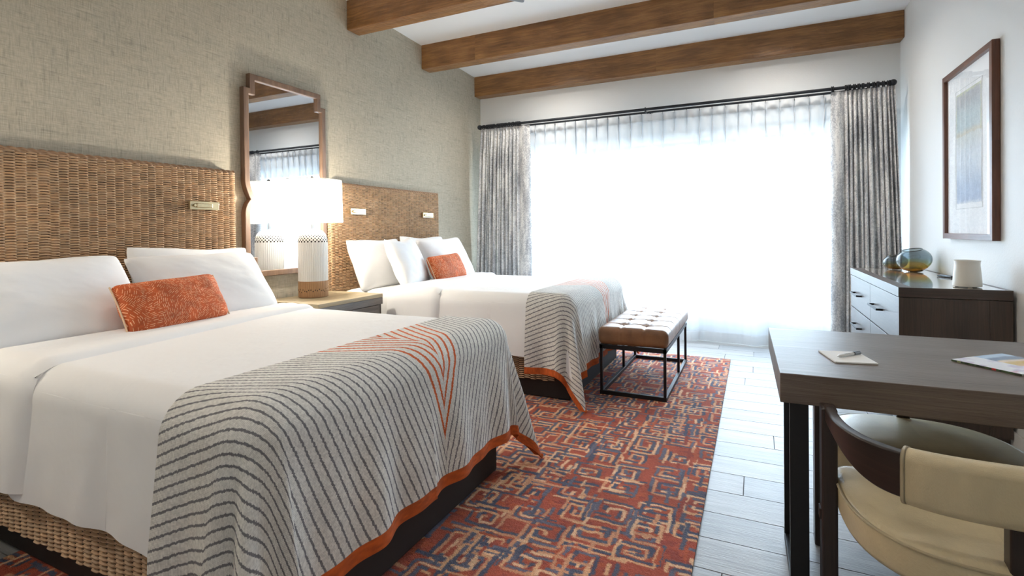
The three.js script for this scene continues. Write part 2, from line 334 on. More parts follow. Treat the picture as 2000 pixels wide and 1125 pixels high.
M.sheer = phys({ color: col(242, 246, 250), roughness: 0.58, transmission: 0.55, thickness: 0, ior: 1.02 });
M.sheerHem = phys({ color: col(236, 239, 242), roughness: 0.9, transmission: 0.26, thickness: 0, ior: 1.02 });
function sheer(label, x0, x1, n, s) {
  const d = thing('sheer_curtain', label, 'curtain', [0, 0, 0], 0, 'white sheer curtains');
  const top = ROD_Y - 0.035, bot = 0.008;
  const f = (a, b) => {
    const y = lerp(top, bot, b), t = a * n, i = Math.floor(Math.min(t, n - 1e-6)), fr = t - i;
    const high = 1 - step(0, 0.3, b);
    const bow = Math.pow(Math.sin(Math.PI * fr), 0.5) * 0.055;                             // cloth bows out between the pinched pleats
    const pleat = 0.03 * Math.exp(-Math.pow((fr < 0.5 ? fr : 1 - fr) / 0.07, 2)) * step(0.02, 0.12, b + 0.02);
    const hang = 0.04 * Math.sin(t * 2.3 + s + 0.6 * Math.sin(t * 0.7)) + 0.02 * Math.sin(t * 5.1 + s * 2);
    const ruffle = 0.05 * Math.tanh(3 * Math.sin(t * 1.55 + s * 1.3 + 0.8 * Math.sin(t * 0.45)));
    const z = SHEER_Z - 0.005 + lerp(hang * 0.55 + ruffle * 0.6, bow - 0.02 + pleat, high);
    return [lerp(x0, x1, a) + 0.018 * Math.sin(t * 2 + s) * b, y, z, a * (x1 - x0), y];
  };
  const hemAt = 1 - 0.105 / (top - bot), headAt = 0.075 / (top - bot);
  part('cloth', grid(n * 16, 50, (a, b) => f(a, lerp(headAt, hemAt, b)), true), M.sheer, d);
  part('heading', grid(n * 16, 6, (a, b) => f(a, b * (headAt + 0.006 * Math.abs(Math.sin(Math.PI * a * n)))), true), M.sheerHem, d, 'stiffened heading band');
  part('hem', grid(n * 16, 3, (a, b) => f(a, lerp(hemAt, 1, b)), true), M.sheerHem, d, 'thicker folded hem');
  for (let i = 1; i < n; i++) {                                         // pinched folds standing forward at each hook, opening out below
    const x = lerp(x0, x1, i / n), len = 0.34 + 0.14 * hash(i, s * 10, 6);
    part('pinch_pleat', grid(6, 14, (a, b) => { const w = a * 2 - 1, open = Math.pow(b, 1.4), out = 0.05 * (1 - Math.abs(w)) * (1 - 0.75 * step(0.35, 1, b)); return [x + w * (0.003 + 0.016 * open) + 0.004 * Math.sin(b * 4 + i), top - b * len, SHEER_Z - 0.02 + out + 0.004, w * 0.05, b * len]; }), M.sheerHem, d);
  }
  for (let i = 0; i <= n; i++) part('curtain_hook', box(-0.003, 0.003, -0.03, 0.004, -0.003, 0.003, 0.001), M.rod, d).position.set(lerp(x0, x1, i / n) + (i === 0 ? 0.006 : i === n ? -0.006 : 0), ROD_Y - 0.02, SHEER_Z);
}
sheer('left panel of white sheer curtain, beside the headboard wall drape', 0.5, 2.37, 14, 0.4);
sheer('right panel of white sheer curtain, beside the dresser drape', 2.34, 4.45, 16, 2.2);

// ------------------------------------------------------------------ rug
{
  const x0 = 0.79, x1 = 3.203, z0 = 0.967, z1 = 5.85, sx = x1 - x0, sz = z1 - z0;
  const PX = 1024, PZ = 2048, k = PX / sx, cv = document.createElement('canvas'); cv.width = PX; cv.height = PZ;
  const c = cv.getContext('2d'), RUST = ['#a6523e', '#ad573c', '#90453a'], TAN = ['#dcb491', '#d4a47e', '#c69070'], NAVY = ['#4a5064', '#525769', '#636476'];
  const pick = (l) => l[Math.floor(rnd() * l.length)];
  c.fillStyle = '#a2503d'; c.fillRect(0, 0, PX, PZ); c.lineCap = 'butt'; c.lineJoin = 'miter';
  for (let i = 0; i < 5200; i++) { c.fillStyle = pick(RUST); c.fillRect(rnd() * PX, rnd() * PZ, 4 + rnd() * 26, 4 + rnd() * 14); }
  const line = (P, colour, w) => { c.strokeStyle = colour; c.lineWidth = w; c.beginPath(); P.forEach(([x, y], i) => (i ? c.lineTo(x, y) : c.moveTo(x, y))); c.stroke(); };
  const broken = (P, colours, w) => { for (let i = 0; i + 1 < P.length; i++) { const [x0, y0] = P[i], [x1, y1] = P[i + 1], L = Math.hypot(x1 - x0, y1 - y0); let a = 0; while (a < L) { const b = Math.min(L, a + 18 + rnd() * 70); if (rnd() < 0.86) line([[lerp(x0, x1, a / L), lerp(y0, y1, a / L)], [lerp(x0, x1, b / L), lerp(y0, y1, b / L)]], pick(colours), w * (0.8 + 0.4 * rnd())); a = b + (rnd() < 0.5 ? 0 : 7); } } };
  const S = 7.6;                                                     // line pitch in pixels, about 18 mm
  for (let bx = -1; bx < 15; bx++) for (let by = -1; by < 27; by++) {
    const n = 4 + Math.floor(rnd() * 2), x = bx * 76 + (rnd() - 0.5) * 24, y = by * 80 + (rnd() - 0.5) * 26 + (bx & 1) * 38, flip = rnd() < 0.5, turn = rnd() < 0.5;
    let w = n * S * (1.8 + rnd() * 0.5), h = n * S * (1.7 + rnd() * 0.9); const P = []; let px = x, py = y, dir = 0; const step_ = S * 2.05;
    P.push([px, py]);
    for (let q = 0; q < 9 && w > S && h > S; q++) { const d = q % 4; if (d === 0) px += w; if (d === 1) py += h; if (d === 2) px -= w; if (d === 3) py -= h; P.push([px, py]); if (q > 0) { if (q & 1) w -= step_; else h -= step_; } }
    const tr = (dx, dy) => P.map(([a, b]) => { let u = a - x, v = b - y; if (turn) [u, v] = [v, u]; return [x + (flip ? 74 - u : u) + dx, y + v + dy]; });
    broken(tr(0, 0), NAVY, S * 0.95); broken(tr(S * (flip ? -0.95 : 0.95), S * 0.95), TAN, S * 0.8);
  }
  for (let i = 0; i < 1100; i++) { const x = Math.round(rnd() * PX / S) * S, y = Math.round(rnd() * PZ / S) * S, L = (rnd() < 0.25 ? 60 : 18) + rnd() * 36, v = rnd() < 0.62; line([[x, y], v ? [x, y + L] : [x + L, y]], rnd() < 0.44 ? pick(TAN) : rnd() < 0.55 ? pick(NAVY) : pick(RUST), S * (0.6 + 0.5 * rnd())); }
  const img = c.getImageData(0, 0, PX, PZ).data;
  const map = tex(PX, PZ, (u, v) => {                                  // hand-tufted: wavering outlines, uneven dye, pile grain
    const x = u * sx, z = v * sz, wx = 7 * (fbm(x * 22, z * 22, 201, 3) - 0.5), wz = 7 * (fbm(x * 22, z * 22, 202, 3) - 0.5);
    const X = clamp(Math.round(u * PX + wx + 3 * (hash(u * PX, v * PZ, 1) - 0.5)), 0, PX - 1), Z = clamp(Math.round(v * PZ + wz + 3 * (hash(u * PX, v * PZ, 2) - 0.5)), 0, PZ - 1), o = (Z * PX + X) * 4;
    const g = 0.93 + 0.22 * fbm(x * 6, z * 6, 203, 3) + 0.2 * (noise(x * 330, z * 330, 204) - 0.5);
    return [img[o] * g, img[o + 1] * g, img[o + 2] * g];
  });
  const pile = tex(512, 512, (u, v) => 0.5 * noise(u * 150, v * 150, 211, 150, 150) + 0.5 * noise(u * 40, v * 40, 212, 40, 40), { data: true });
  pile.repeat.set(6, 12);
  const g = softBox(sx, 0.014, sz, 0.006, 24, 2, 48);
  const p = g.attributes.position, uv = new Float32Array(p.count * 2);
  for (let i = 0; i < p.count; i++) { uv[2 * i] = p.getX(i) / sx + 0.5; uv[2 * i + 1] = p.getZ(i) / sz + 0.5; }
  g.setAttribute('uv', new THREE.BufferAttribute(uv, 2));
  map.wrapS = map.wrapT = THREE.ClampToEdgeWrapping;
  single('area_rug', g, std({ map, roughness: 0.95, bumpMap: pile, bumpScale: 0.004 }), 'large rust red rug with tan and navy labyrinth pattern under both beds', 'rug', [(x0 + x1) / 2, 0.0075, (z0 + z1) / 2]);
}

// ------------------------------------------------------------------ beds
// wicker: strands bowing over upright stakes, every second column half a strand lower
function weave(width, height, { pitch = 0.0445, row = 0.0139, depth = 0.0135, ku = 6, kv = 6 } = {}) {
  const nc = Math.round(width / pitch), nr = Math.round(height / row), pw = width / nc, rh = height / nr;
  const tone = [], cane = new THREE.Color();
  const g = grid(nc * ku, nr * kv, (a, b) => {
    const x = a * width, y = b * height, c = Math.floor(Math.min(x / pw, nc - 1e-4)), fx = x / pw - c;
    const fy = y / rh + (c & 1 ? 0.5 : 0) + 0.001 - 0.12 * Math.sin(Math.PI * clamp(fx, 0, 1)), fr = fy - Math.floor(fy), id = Math.floor(fy);
    const round = Math.pow(Math.max(0, Math.sin(Math.PI * clamp((fr - 0.17) / 0.66))), 0.5), bow = 0.45 + 0.55 * Math.pow(Math.sin(Math.PI * clamp(fx, 0, 1)), 0.45);
    const k = 0.97 + 0.16 * hash(c, id, 6) + 0.1 * (noise(x * 4, y * 4, 8) - 0.5), warm = hash(id, c, 7);   // every strand of cane has its own tone
    cane.setRGB(lerp(176, 180, warm) * k / 255, lerp(149, 146, warm) * k / 255, lerp(120, 112, warm) * k / 255, THREE.SRGBColorSpace); tone.push(cane.r, cane.g, cane.b);
    return [x - width / 2, y, depth * (round * bow) + 0.001 * (noise(x * 30, y * 40, 9) - 0.5), x, y];
  });
  g.setAttribute('color', new THREE.Float32BufferAttribute(tone, 3));
  return g;
}
const braid = (len, r) => { const n = Math.round(len / 0.007); return grid(n, 12, (a, b) => { const th = b * Math.PI * 2, s = a * len, k = r * (1 + 0.22 * Math.sin(s * 150 + th * 2)); return [s - len / 2, k * Math.sin(th) * 1.0, k * Math.cos(th), s, b * 0.06]; }); };
M.cane = std({ color: col(158, 124, 94), roughness: 0.55 });
const HBW = 1.69, HBT = 1.68, BED = { foot: 2.23, hw: 0.765, top: 0.745 };
const headboardGeo = weave(HBW, HBT - 0.16 - 0.012).rotateY(Math.PI / 2).translate(0.066, 0.16, 0);
const headboardEdge = weave(0.06, HBT - 0.16 - 0.012, { pitch: 0.03, kv: 4 });
const sideRailGeo = weave(2.0, 0.22, { pitch: 0.046, row: 0.0142, depth: 0.0135, ku: 8, kv: 8 });
const matteDark = std({ color: col(60, 46, 36), roughness: 0.9 });
function bed(label, cz, shift) {
  const b = thing('bed', label, 'bed', [0, 0.0145, cz], 0, 'wicker beds');
  const hb = part('headboard', headboardGeo, M.wicker, b); hb.position.z = shift;
  part('core', box(0.004, 0.066, 0.16, HBT - 0.012, -HBW / 2 + 0.008, HBW / 2 - 0.008, 0.01), matteDark, hb);
  for (const s of [-1, 1]) part('side_weave', headboardEdge.clone().rotateY(s > 0 ? 0 : Math.PI).translate(0.036, 0.16, s * (HBW / 2 - 0.008)), M.wicker, hb);
  part('braided_edge', join([-0.017, 0.017].map((o, i) => braid(HBW, 0.017).rotateX(i * 1.3).rotateY(Math.PI / 2).translate(0.036 + o, HBT - 0.012, 0))), M.cane, hb);
  for (const s of [-1, 1]) part('headboard_leg', box(0.01, 0.06, 0, 0.17, s * 0.7 - 0.03, s * 0.7 + 0.03), matteDark, hb);
  part('plinth', box(0.14, BED.foot - 0.03, 0, 0.2, -0.69, 0.69, 0.01), M.plinth, b);
  for (const s of [-1, 1]) {
    const r = part('side_rail', sideRailGeo.clone().rotateY(s > 0 ? 0 : Math.PI).translate(0.1 + 1.0, 0.145, s * 0.748), M.wicker, b);
    part('rail_core', box(0.1, 2.1, 0.145, 0.365, s * 0.752 - 0.04 * (s > 0 ? 1 : 0), s * 0.752 + 0.04 * (s > 0 ? 0 : 1), 0.004), matteDark, r);
  }
  const fr = part('foot_rail', box(BED.foot - 0.07, BED.foot - 0.035, 0.13, 0.365, -0.745, 0.745, 0.006), M.plinth, b, 'dark foot rail');
  return b;
}

// position of a cloth laid over the bed: s across (z), t along (x), measured on the cloth; top edge rounded by R
function drapeOver(s, t, { hw, foot, top, R, ripple = 0, seed = 0, lift = 0 }) {
  const zs = hw - R, xf = foot - R, sg = s < 0 ? -1 : 1, du = Math.max(0, Math.abs(s) - zs), dv = Math.max(0, t - xf);
  const r = Math.hypot(du, dv), q = R * Math.PI / 2;
  let out, down; if (r < q) { out = R * Math.sin(r / R); down = R * (1 - Math.cos(r / R)); } else { out = R; down = R + r - q; }
  const dz = r > 1e-9 ? du / r : 0, dx = r > 1e-9 ? dv / r : 0;
  if (r > q && ripple) {
    const hang = r - q, way = du > 0 && dv > 0 ? Math.atan2(dv, du) * 0.55 + (xf * 1.0) : dv > 0 ? xf + 0.86 + (zs - Math.abs(s)) : Math.min(t, xf);
    const g = Math.min(1, hang / 0.3);
    out += ripple * g * (0.55 * Math.sin(way * 17 + seed + sg) + 0.35 * Math.sin(way * 31 + seed * 2 + 1 + sg * 2) + 0.5) + hang * 0.04;
    if (du > 0 && dv > 0) { const c = Math.sin(2 * Math.atan2(dv, du)); out += c * hang * (0.15 + 0.1 * Math.sin(Math.atan2(dv, du) * 9 + seed)); down -= c * hang * 0.03; }
  }
  const y = top - down + lift + 0.004 * (fbm(s * 3 + seed, t * 3, 301, 3) - 0.5) * (r < q ? 1 : 0);
  return [Math.min(t, xf) + dx * out, y, sg * (Math.min(Math.abs(s), zs) + dz * out)];
}

// duvet, with the turned-down top edge lying on it
const foldX = (s) => 1.0 + 0.125 * s / 0.765;
const duvetWrinkle = (p, a, s) => { p[1] += 0.006 * (fbm(a * 6, s * 5, 311, 3) - 0.5); return p; };
const duvetGeo = shell(150, 90, (a, b) => {
  const side = BED.hw + 0.415, s = lerp(-side, side, a), t = lerp(0.9, BED.foot + 0.3, b);
  const p = drapeOver(s, t, { hw: BED.hw + 0.012, foot: BED.foot + 0.005, top: BED.top + 0.022, R: 0.11, ripple: 0.012, seed: 1.3 });
  const edge = Math.abs(s) > side - 0.05 ? 1 : 0;
  p[1] += edge * 0.006 * Math.sin(t * 9);
  return duvetWrinkle([...p, s, t], b, a);
}, 0.014);
const foldGeo = shell(150, 40, (a, b) => {
  const side = BED.hw + 0.43, s = lerp(-side, side, a), t = lerp(0.62, foldX(clamp(s, -0.9, 0.9)), b);
  const p = drapeOver(s, t, { hw: BED.hw + 0.036, foot: 9, top: BED.top + 0.047, R: 0.125, ripple: 0.010, seed: 2.1 });
  const e = Math.pow(clamp((b - 0.84) / 0.16), 2) * 0.026 + Math.pow(clamp((0.2 - b) / 0.2), 2) * 0.02;   // rounds down at its edges
  const out = Math.abs(s) > BED.hw ? 1 : 0;
  p[1] -= out ? 0 : e; if (out) p[2] -= Math.sign(s) * e;
  p[1] += out ? 0 : 0.004 * Math.sin(b * 16 + a * 5) * (1 - b);
  return [...p, s, t];
}, 0.009);
const mattressGeo = softBox(2.1, 0.37, 1.5, 0.06, 20, 6, 16);
function bedding(cz, which) {
  single('mattress', mattressGeo, M.sheet, `white fitted mattress of the bed ${which}`, 'mattress', [0.1 + 1.05, 0.0145 + 0.37 + 0.187, cz], 0, 'mattresses');
  const d = thing('duvet', `smooth white duvet with turned-down top on the bed ${which}`, 'duvet', [0, 0.0145, cz], 0, 'white duvets');
  part('cover', duvetGeo, M.linen, d);
  part('turned_down_fold', foldGeo, M.linen, d);
}

// throw: cream knit with grey contour stripes nested around an orange star, orange border
const TH = { side: BED.hw + 0.56, t0: 1.9, t1: BED.foot + 0.56, axis: -0.10 };
const tw = 2 * TH.side, tl = TH.t1 - TH.t0;
const throwTex = tex(2048, 800, (a, b) => {
  const st = 0.0046;                                                   // knit stitches make the stripe edges jagged
  let s = (a - 0.5) * tw - TH.axis, v = b * tl;
  const row = Math.floor(v / st), cs = Math.floor(s / st);
  const u = Math.abs(s + (hash(row, 2, 1) - 0.5) * 0.003), vv = v + (hash(cs, 3, 2) - 0.5) * 0.004;
  let lo = 0.001, hi = 3;                                               // which contour (by its width on the top edge) passes here
  for (let i = 0; i < 22; i++) { const k = (lo + hi) / 2, v0 = 1.85 * k + 1.1 * k * k, uu = vv < v0 ? k * Math.pow(1 - vv / v0, 1.3) : 0; if (uu > u) hi = k; else lo = k; }
  const n = lo < 0.336 ? lo / 0.048 : 7 + (lo - 0.336) / 0.0315, f = n - Math.floor(n);
  const orange = Math.floor(n) <= 6, stripe = (orange ? f > 0.36 && f < 0.66 : f > 0.4 && f < 0.63) ? 1 : 0;
  const kn = 0.92 + 0.14 * noise(s / st * 0.9, v / st * 0.9, 321) + 0.05 * Math.sin(v / st * Math.PI * 2) + 0.06 * (noise(s * 9, v * 9, 322) - 0.5);
  const c = stripe ? (orange ? [204, 92, 36] : [122, 121, 124]) : [222, 220, 214];
  return [c[0] * kn, c[1] * kn, c[2] * kn];
});
throwTex.wrapS = throwTex.wrapT = THREE.ClampToEdgeWrapping;
const knit = tex(512, 512, (u, v) => 0.5 + 0.28 * Math.sin(u * 64 * Math.PI * 2 + Math.sin(v * 64 * Math.PI * 2)) + 0.22 * Math.sin(v * 64 * Math.PI * 2), { data: true });
knit.repeat.set(9, 3);
M.throw = std({ map: throwTex, roughness: 0.9, bumpMap: knit, bumpScale: 0.0008 });
M.hem = std({ roughness: 0.9, bumpMap: knit, bumpScale: 0.0008, map: tex(256, 256, (u, v) => { const k = 0.86 + 0.24 * noise(u * 120, v * 120, 331) + 0.08 * noise(u * 8, v * 8, 332); return [186 * k, 86 * k, 30 * k]; }) });
const throwAt = (s, t, lift = 0) => {
  const p = drapeOver(s, t, { hw: BED.hw + 0.036, foot: BED.foot + 0.03, top: BED.top + 0.036, R: 0.125, ripple: 0.022, seed: 0.7, lift });
  p[1] = Math.max(p[1], 0.016 + 0.012 * Math.abs(Math.sin(s * 40)));
  return [...p, s / tw + 0.5, (t - TH.t0) / tl];
};
const HEM = 0.048;
const throwGeo = shell(260, 110, (a, b) => { const e = TH.side - HEM; return throwAt(lerp(-e, e, a), lerp(TH.t0, TH.t1 - HEM, b)); }, 0.006);
const hemGeos = [
  shell(260, 4, (a, b) => throwAt(lerp(-TH.side, TH.side, a), lerp(TH.t1 - HEM, TH.t1, b)), 0.0075),
  ...[-1, 1].map((g) => shell(4, 100, (a, b) => throwAt(g > 0 ? lerp(TH.side - HEM, TH.side, a) : lerp(-TH.side, -TH.side + HEM, a), lerp(TH.t0, TH.t1 - HEM, b)), 0.0075)),
];
function throwOn(cz, which) {
  const t = thing('throw_blanket', `striped cream and grey knit throw with orange star on ${which}`, 'blanket', [0, 0.0145, cz], 0, 'knit throws');
  part('knit', throwGeo, M.throw, t);
  for (const g of hemGeos) part('orange_border', g, M.hem, t, 'orange knitted border');
}

// pillows: two bulging faces meeting in a seam, corners drawn out
function pillowGeo(w, h, th, s, { ears = 0.05, sag = 0.012, n = 46, round = 0.035, full = 0.46 } = {}) {
  const face = (dir) => grid(n, n, (a, b) => {
    const u = a * 2 - 1, v = b * 2 - 1;
    const corner = round * Math.pow(Math.abs(u * v), 8);
    const x = u * w / 2 * (1 - ears * (1 - v * v) * Math.pow(Math.abs(u), 3) - corner), y = v * h / 2 * (1 - ears * 1.3 * (1 - u * u) * Math.pow(Math.abs(v), 3) - corner * w / h);
    const m = Math.pow(Math.max(0, 1 - Math.pow(Math.abs(u), 2.4)), full) * Math.pow(Math.max(0, 1 - Math.pow(Math.abs(v), 2.4)), full);
    const crease = (fbm(u * 2.2 + s, v * 2.2, 341 + s, 4) - 0.5) * 0.015 * m + 0.004 * m * Math.sin(Math.atan2(v, u) * 9 + s * 3) * Math.pow(Math.hypot(u, v) / 1.4, 2);
    return [x + 0.012 * (noise(v * 2 + 5, s, 343) - 0.5), y - sag * (1 - u * u) * (v > 0 ? v : 0) + (v > 0 ? v * v : 0) * h * 0.07 * (noise(u * 1.7 + s * 3.1, s, 345) - 0.5), dir * (th / 2 * m + crease), (x / w + 0.5), (y / h + 0.5)];
  }, dir < 0);
  let g = join([face(1), face(-1)]);
  return g;
}
M.pillow = std({ color: col(240, 240, 240), roughness: 0.88, bumpMap: tex(512, 512, (u, v) => fbm(u * 5, v * 5, 351, 4), { data: true }), bumpScale: 0.003 });
// placed leaning: centre, lean angle from upright, turn about y; the face looks towards +x
function place(o, [x, y, z], lean, turn = 0, roll = 0) { o.position.set(x, y, z); o.rotation.set(0, 0, 0); o.rotation.order = 'YXZ'; o.rotation.y = Math.PI / 2 + turn; o.rotation.x = -lean; o.rotation.z = roll; return o; }
const bigPillow = [1, 2, 3, 4].map((s) => pillowGeo(0.76, 0.50, s < 3 ? 0.16 : 0.2, s * 1.37));
const squarePillow = pillowGeo(0.56, 0.50, 0.2, 9.1);
const dashTex = tex(1024, 512, (u, v) => {                                // short pale dashes in patches of one direction each
  const x = u * 0.5, y = v * 0.27, C = 0.062;
  let best = 9, bx = 0, by = 0; const gx = Math.floor(x / C), gy = Math.floor(y / C);
  for (let i = -1; i <= 1; i++) for (let j = -1; j <= 1; j++) { const px = (gx + i + 0.2 + 0.6 * hash(gx + i, gy + j, 361)) * C, py = (gy + j + 0.2 + 0.6 * hash(gx + i, gy + j, 362)) * C, d = Math.hypot(px - x, py - y); if (d < best) { best = d; bx = gx + i; by = gy + j; } }
  const an = hash(bx, by, 363) * Math.PI, p = x * Math.cos(an) + y * Math.sin(an), q = -x * Math.sin(an) + y * Math.cos(an);
  const line = Math.floor(q / 0.0078), fq = q / 0.0078 - line, seg = p / 0.03 + hash(line, bx + by * 7, 364) * 3, fs = seg - Math.floor(seg);
  const on = Math.abs(fq - 0.5) < 0.14 && fs < 0.7 && hash(line, Math.floor(seg), 365) < 0.8 ? 1 : 0;
  const k = 0.82 + 0.36 * fbm(x * 22, y * 22, 366, 3) + 0.14 * (noise(x * 500, y * 500, 367) - 0.5);
  const c = mix3([184, 84, 36], [240, 196, 158], on * (0.6 + 0.4 * noise(x * 60, y * 60, 368)));
  return [c[0] * k, c[1] * k, c[2] * k];
});
M.velvet = phys({ map: dashTex, roughness: 0.8, sheen: 0.25, sheenColor: col(255, 170, 110), sheenRoughness: 0.5 });
const lumbarGeo = pillowGeo(0.53, 0.275, 0.14, 5.2, { ears: 0.015, sag: 0.01, round: 0.06, full: 0.4 });
const cordGeo = (() => { const P = []; for (let i = 0; i <= 24; i++) { const v = i / 12 - 1; P.push([-0.267 * (1 - 0.02 * (1 - v * v)), v * 0.122, 0.004]); } return tube(P, 0.004, 60, 8); })();
function lumbar(label, p, lean, turn, roll) {
  const t = thing('lumbar_cushion', label, 'cushion', [0, 0, 0], 0, 'orange cushions');
  part('cover', lumbarGeo, M.velvet, t);
  for (const s of [-1, 1]) part('piping', s < 0 ? cordGeo : cordGeo.clone().rotateZ(Math.PI), std({ color: col(226, 196, 164), roughness: 0.8 }), t, 'cream piping cord');
  place(t, p, lean, turn, roll);
}
const white = (geo, label, p, lean, turn, roll, group = 'white pillows') => place(single('pillow', geo, M.pillow, label, 'pillow', [0, 0, 0], 0, group), p, lean, turn, roll);

const Z1 = 4.575, Z2 = 2.02;
bed('wicker bed with tall woven headboard nearest the camera', Z1, 0.048);
bed('wicker bed with tall woven headboard nearest the window', Z2, 0);
bedding(Z1, 'nearest the camera'); bedding(Z2, 'nearest the window');
throwOn(Z1, 'the bed nearest the camera'); throwOn(Z2, 'the bed by the bench');
{
  const y = 0.775;
  white(bigPillow[0], 'white pillow against the near headboard, mostly hidden behind the front left one', [0.24, y + 0.14, Z1 + 0.42], 0.32, 0.02, 0);
  white(bigPillow[1], 'white pillow with one pointed corner showing, behind the front right pillow of the near bed', [0.235, y + 0.165, Z1 - 0.4], 0.28, -0.03, -0.04);
  white(bigPillow[2], 'large white pillow at the left edge of the picture, on the near bed', [0.5, y + 0.172, Z1 + 0.46], 0.7, 0.03, 0);
  white(bigPillow[3], 'white pillow at the right of the near bed, behind the orange cushion', [0.48, y + 0.162, Z1 - 0.31], 0.7, -0.08, 0);
  lumbar('orange velvet lumbar cushion with pale dashes on the near bed', [0.73, y + 0.13, Z1 + 0.04], 0.5, 0.06, 0.03);
  white(bigPillow[1], 'white pillow against the far headboard, leftmost, beside the nightstand', [0.255, y + 0.19, Z2 + 0.42], 0.38, 0.04, 0);
  white(bigPillow[0], 'white pillow against the far headboard, behind the orange cushion', [0.235, y + 0.195, Z2 - 0.36], 0.28, -0.02, 0);
  white(squarePillow, 'plump white pillow in front on the left of the far bed', [0.51, y + 0.195, Z2 + 0.34], 0.42, 0.22, 0);
  white(bigPillow[2], 'white pillow at the window side of the far bed, pointed corner up', [0.46, y + 0.19, Z2 - 0.4], 0.5, -0.06, 0);
  lumbar('orange velvet lumbar cushion with pale dashes on the far bed', [0.68, y + 0.128, Z2 - 0.06], 0.45, -0.04, 0.04);
}

// ------------------------------------------------------------------ reading lights on the headboards
function readingLight(label, y, z, dir) {
  const t = thing('reading_light', label, 'reading light', [0.0805, y, z], 0, 'headboard reading lights');
  part('wall_plate', box(0, 0.022, -0.028, 0.028, -0.1, 0.1, 0.003), M.brass, t);
  part('lamp_bar', box(0.023, 0.036, -0.014, 0.014, -0.058 + dir * 0.012, 0.05 + dir * 0.012, 0.004), M.brass, t);
  part('switch_knob', new THREE.CylinderGeometry(0.008, 0.009, 0.012, 20).rotateZ(Math.PI / 2).translate(0.028, 0, dir * 0.072), M.brass, t);
}
readingLight('flat brass reading light on the headboard of the near bed', 1.441, 4.022, 1);
readingLight('flat brass reading light on the far headboard, beside the lamp shade', 1.445, 2.552, 1);
readingLight('flat brass reading light on the far headboard, at the window side', 1.438, 1.427, 1);

// ------------------------------------------------------------------ mirror with stepped corners and pinched sides
{
  const half = () => { // right half of the outline, from bottom to top: distance from the middle, height
    const P = [[0.335, 0.93], [0.335, 1.035], [0.392, 1.035]];
    for (let i = 0; i <= 10; i++) { const k = i / 10; P.push([0.392 - 0.048 * Math.pow(k, 2.6) , 1.385 + 0.12 * k]); }
    for (let i = 1; i <= 10; i++) { const k = 1 - i / 10; P.push([0.392 - 0.048 * Math.pow(k, 1.8), 1.505 + 0.15 * (1 - k)]); }
    P.push([0.392, 2.325], [0.338, 2.325], [0.338, 2.435]);
    return P;
  };
  const H = half(), out = [...H, ...H.map(([x, y]) => [-x, y]).reverse()];
  const inset = (P, d) => P.map((p, i) => {
    const a = P[(i + P.length - 1) % P.length], b = P[(i + 1) % P.length];
    const n = ([x, y], [X, Y]) => { const l = Math.hypot(X - x, Y - y); return [-(Y - y) / l, (X - x) / l]; };
    const n1 = n(a, p), n2 = n(p, b), mx = n1[0] + n2[0], my = n1[1] + n2[1], k = d * 2 / (mx * mx + my * my);
    return [p[0] + mx * k, p[1] + my * k];
  });
  const ins = inset(out, 0.034);
  const t = thing('wall_mirror', 'tall wall mirror in a stepped wooden frame with pinched sides, behind the lamp', 'mirror', [0.001, 0, 3.285]);
  const shp = (P) => new THREE.Shape(P.map(([x, y]) => new THREE.Vector2(x, y)));
  const s = shp(out); s.holes.push(new THREE.Path(ins.map(([x, y]) => new THREE.Vector2(x, y))));
  // frame profile: a bevelled moulding
  const fg = new THREE.ExtrudeGeometry(s, { depth: 0.036, bevelEnabled: true, bevelThickness: 0.005, bevelSize: 0.005, bevelSegments: 3, curveSegments: 4 }).translate(0, 0, 0.005).rotateY(Math.PI / 2);
  part('frame', uvBox(fg, 1), M.frameWood, t);
  const gg = new THREE.ExtrudeGeometry(shp(inset(out, 0.02)), { depth: 0.006, bevelEnabled: false }).translate(0, 0, 0.02).rotateY(Math.PI / 2);
  part('mirror_glass', gg, M.mirror, t);
  part('backing', new THREE.ExtrudeGeometry(shp(inset(out, 0.02)), { depth: 0.012, bevelEnabled: false }).translate(0, 0, 0.004).rotateY(Math.PI / 2), matteDark, t);
}

// ------------------------------------------------------------------ nightstand and lamp
function nightstand(label, z, x = 0.1) {
  const t = thing('nightstand', label, 'nightstand', [x, 0, z], 0, 'nightstands');
  const w = 0.345, d = 0.55, h = 0.75;
  part('top', box(0, d, h - 0.03, h, -w, w, 0.003, 2), M.nightTop, t, 'pale wooden top');
  part('body', join([box(0.004, d - 0.02, 0.1, h - 0.03, -w, -w + 0.022, 0.002, 1), box(0.004, d - 0.02, 0.1, h - 0.03, w - 0.022, w, 0.002, 1), box(0.004, 0.02, 0.1, h - 0.03, -w, w, 0.002), box(0.004, d - 0.024, 0.1, 0.12, -w, w, 0.002), box(d - 0.04, d - 0.002, h - 0.085, h - 0.031, -w, w, 0.002, 2), box(d - 0.05, d - 0.02, 0.1, h - 0.03, -w, -w + 0.04, 0.002, 1), box(d - 0.05, d - 0.02, 0.1, h - 0.03, w - 0.04, w, 0.002, 1)]), M.nightWood, t);
  for (let i = 0; i < 3; i++) {
    const y1 = h - 0.09 - i * 0.185, y0 = y1 - 0.178;
    const dr = part('drawer', box(d - 0.045, d - 0.012, y0, y1, -w + 0.043, w - 0.043, 0.002, 2), M.nightWood, t);
    part('knob', lathe([[0, 0], [0.006, 0], [0.005, 0.012], [0.013, 0.018], [0.015, 0.024], [0.011, 0.03], [0, 0.032]], 24).rotateZ(-Math.PI / 2).translate(d - 0.013, (y0 + y1) / 2 + 0.04, -0.02), M.steel, dr);
  }
  for (const a of [0.03, d - 0.05]) for (const b of [-w + 0.03, w - 0.03]) part('foot', box(a - 0.018, a + 0.018, 0, 0.1, b - 0.018, b + 0.018, 0.002, 1), M.nightWood, t);
  return t;
}
nightstand('grey wooden nightstand with pale top between the two beds', 3.235);

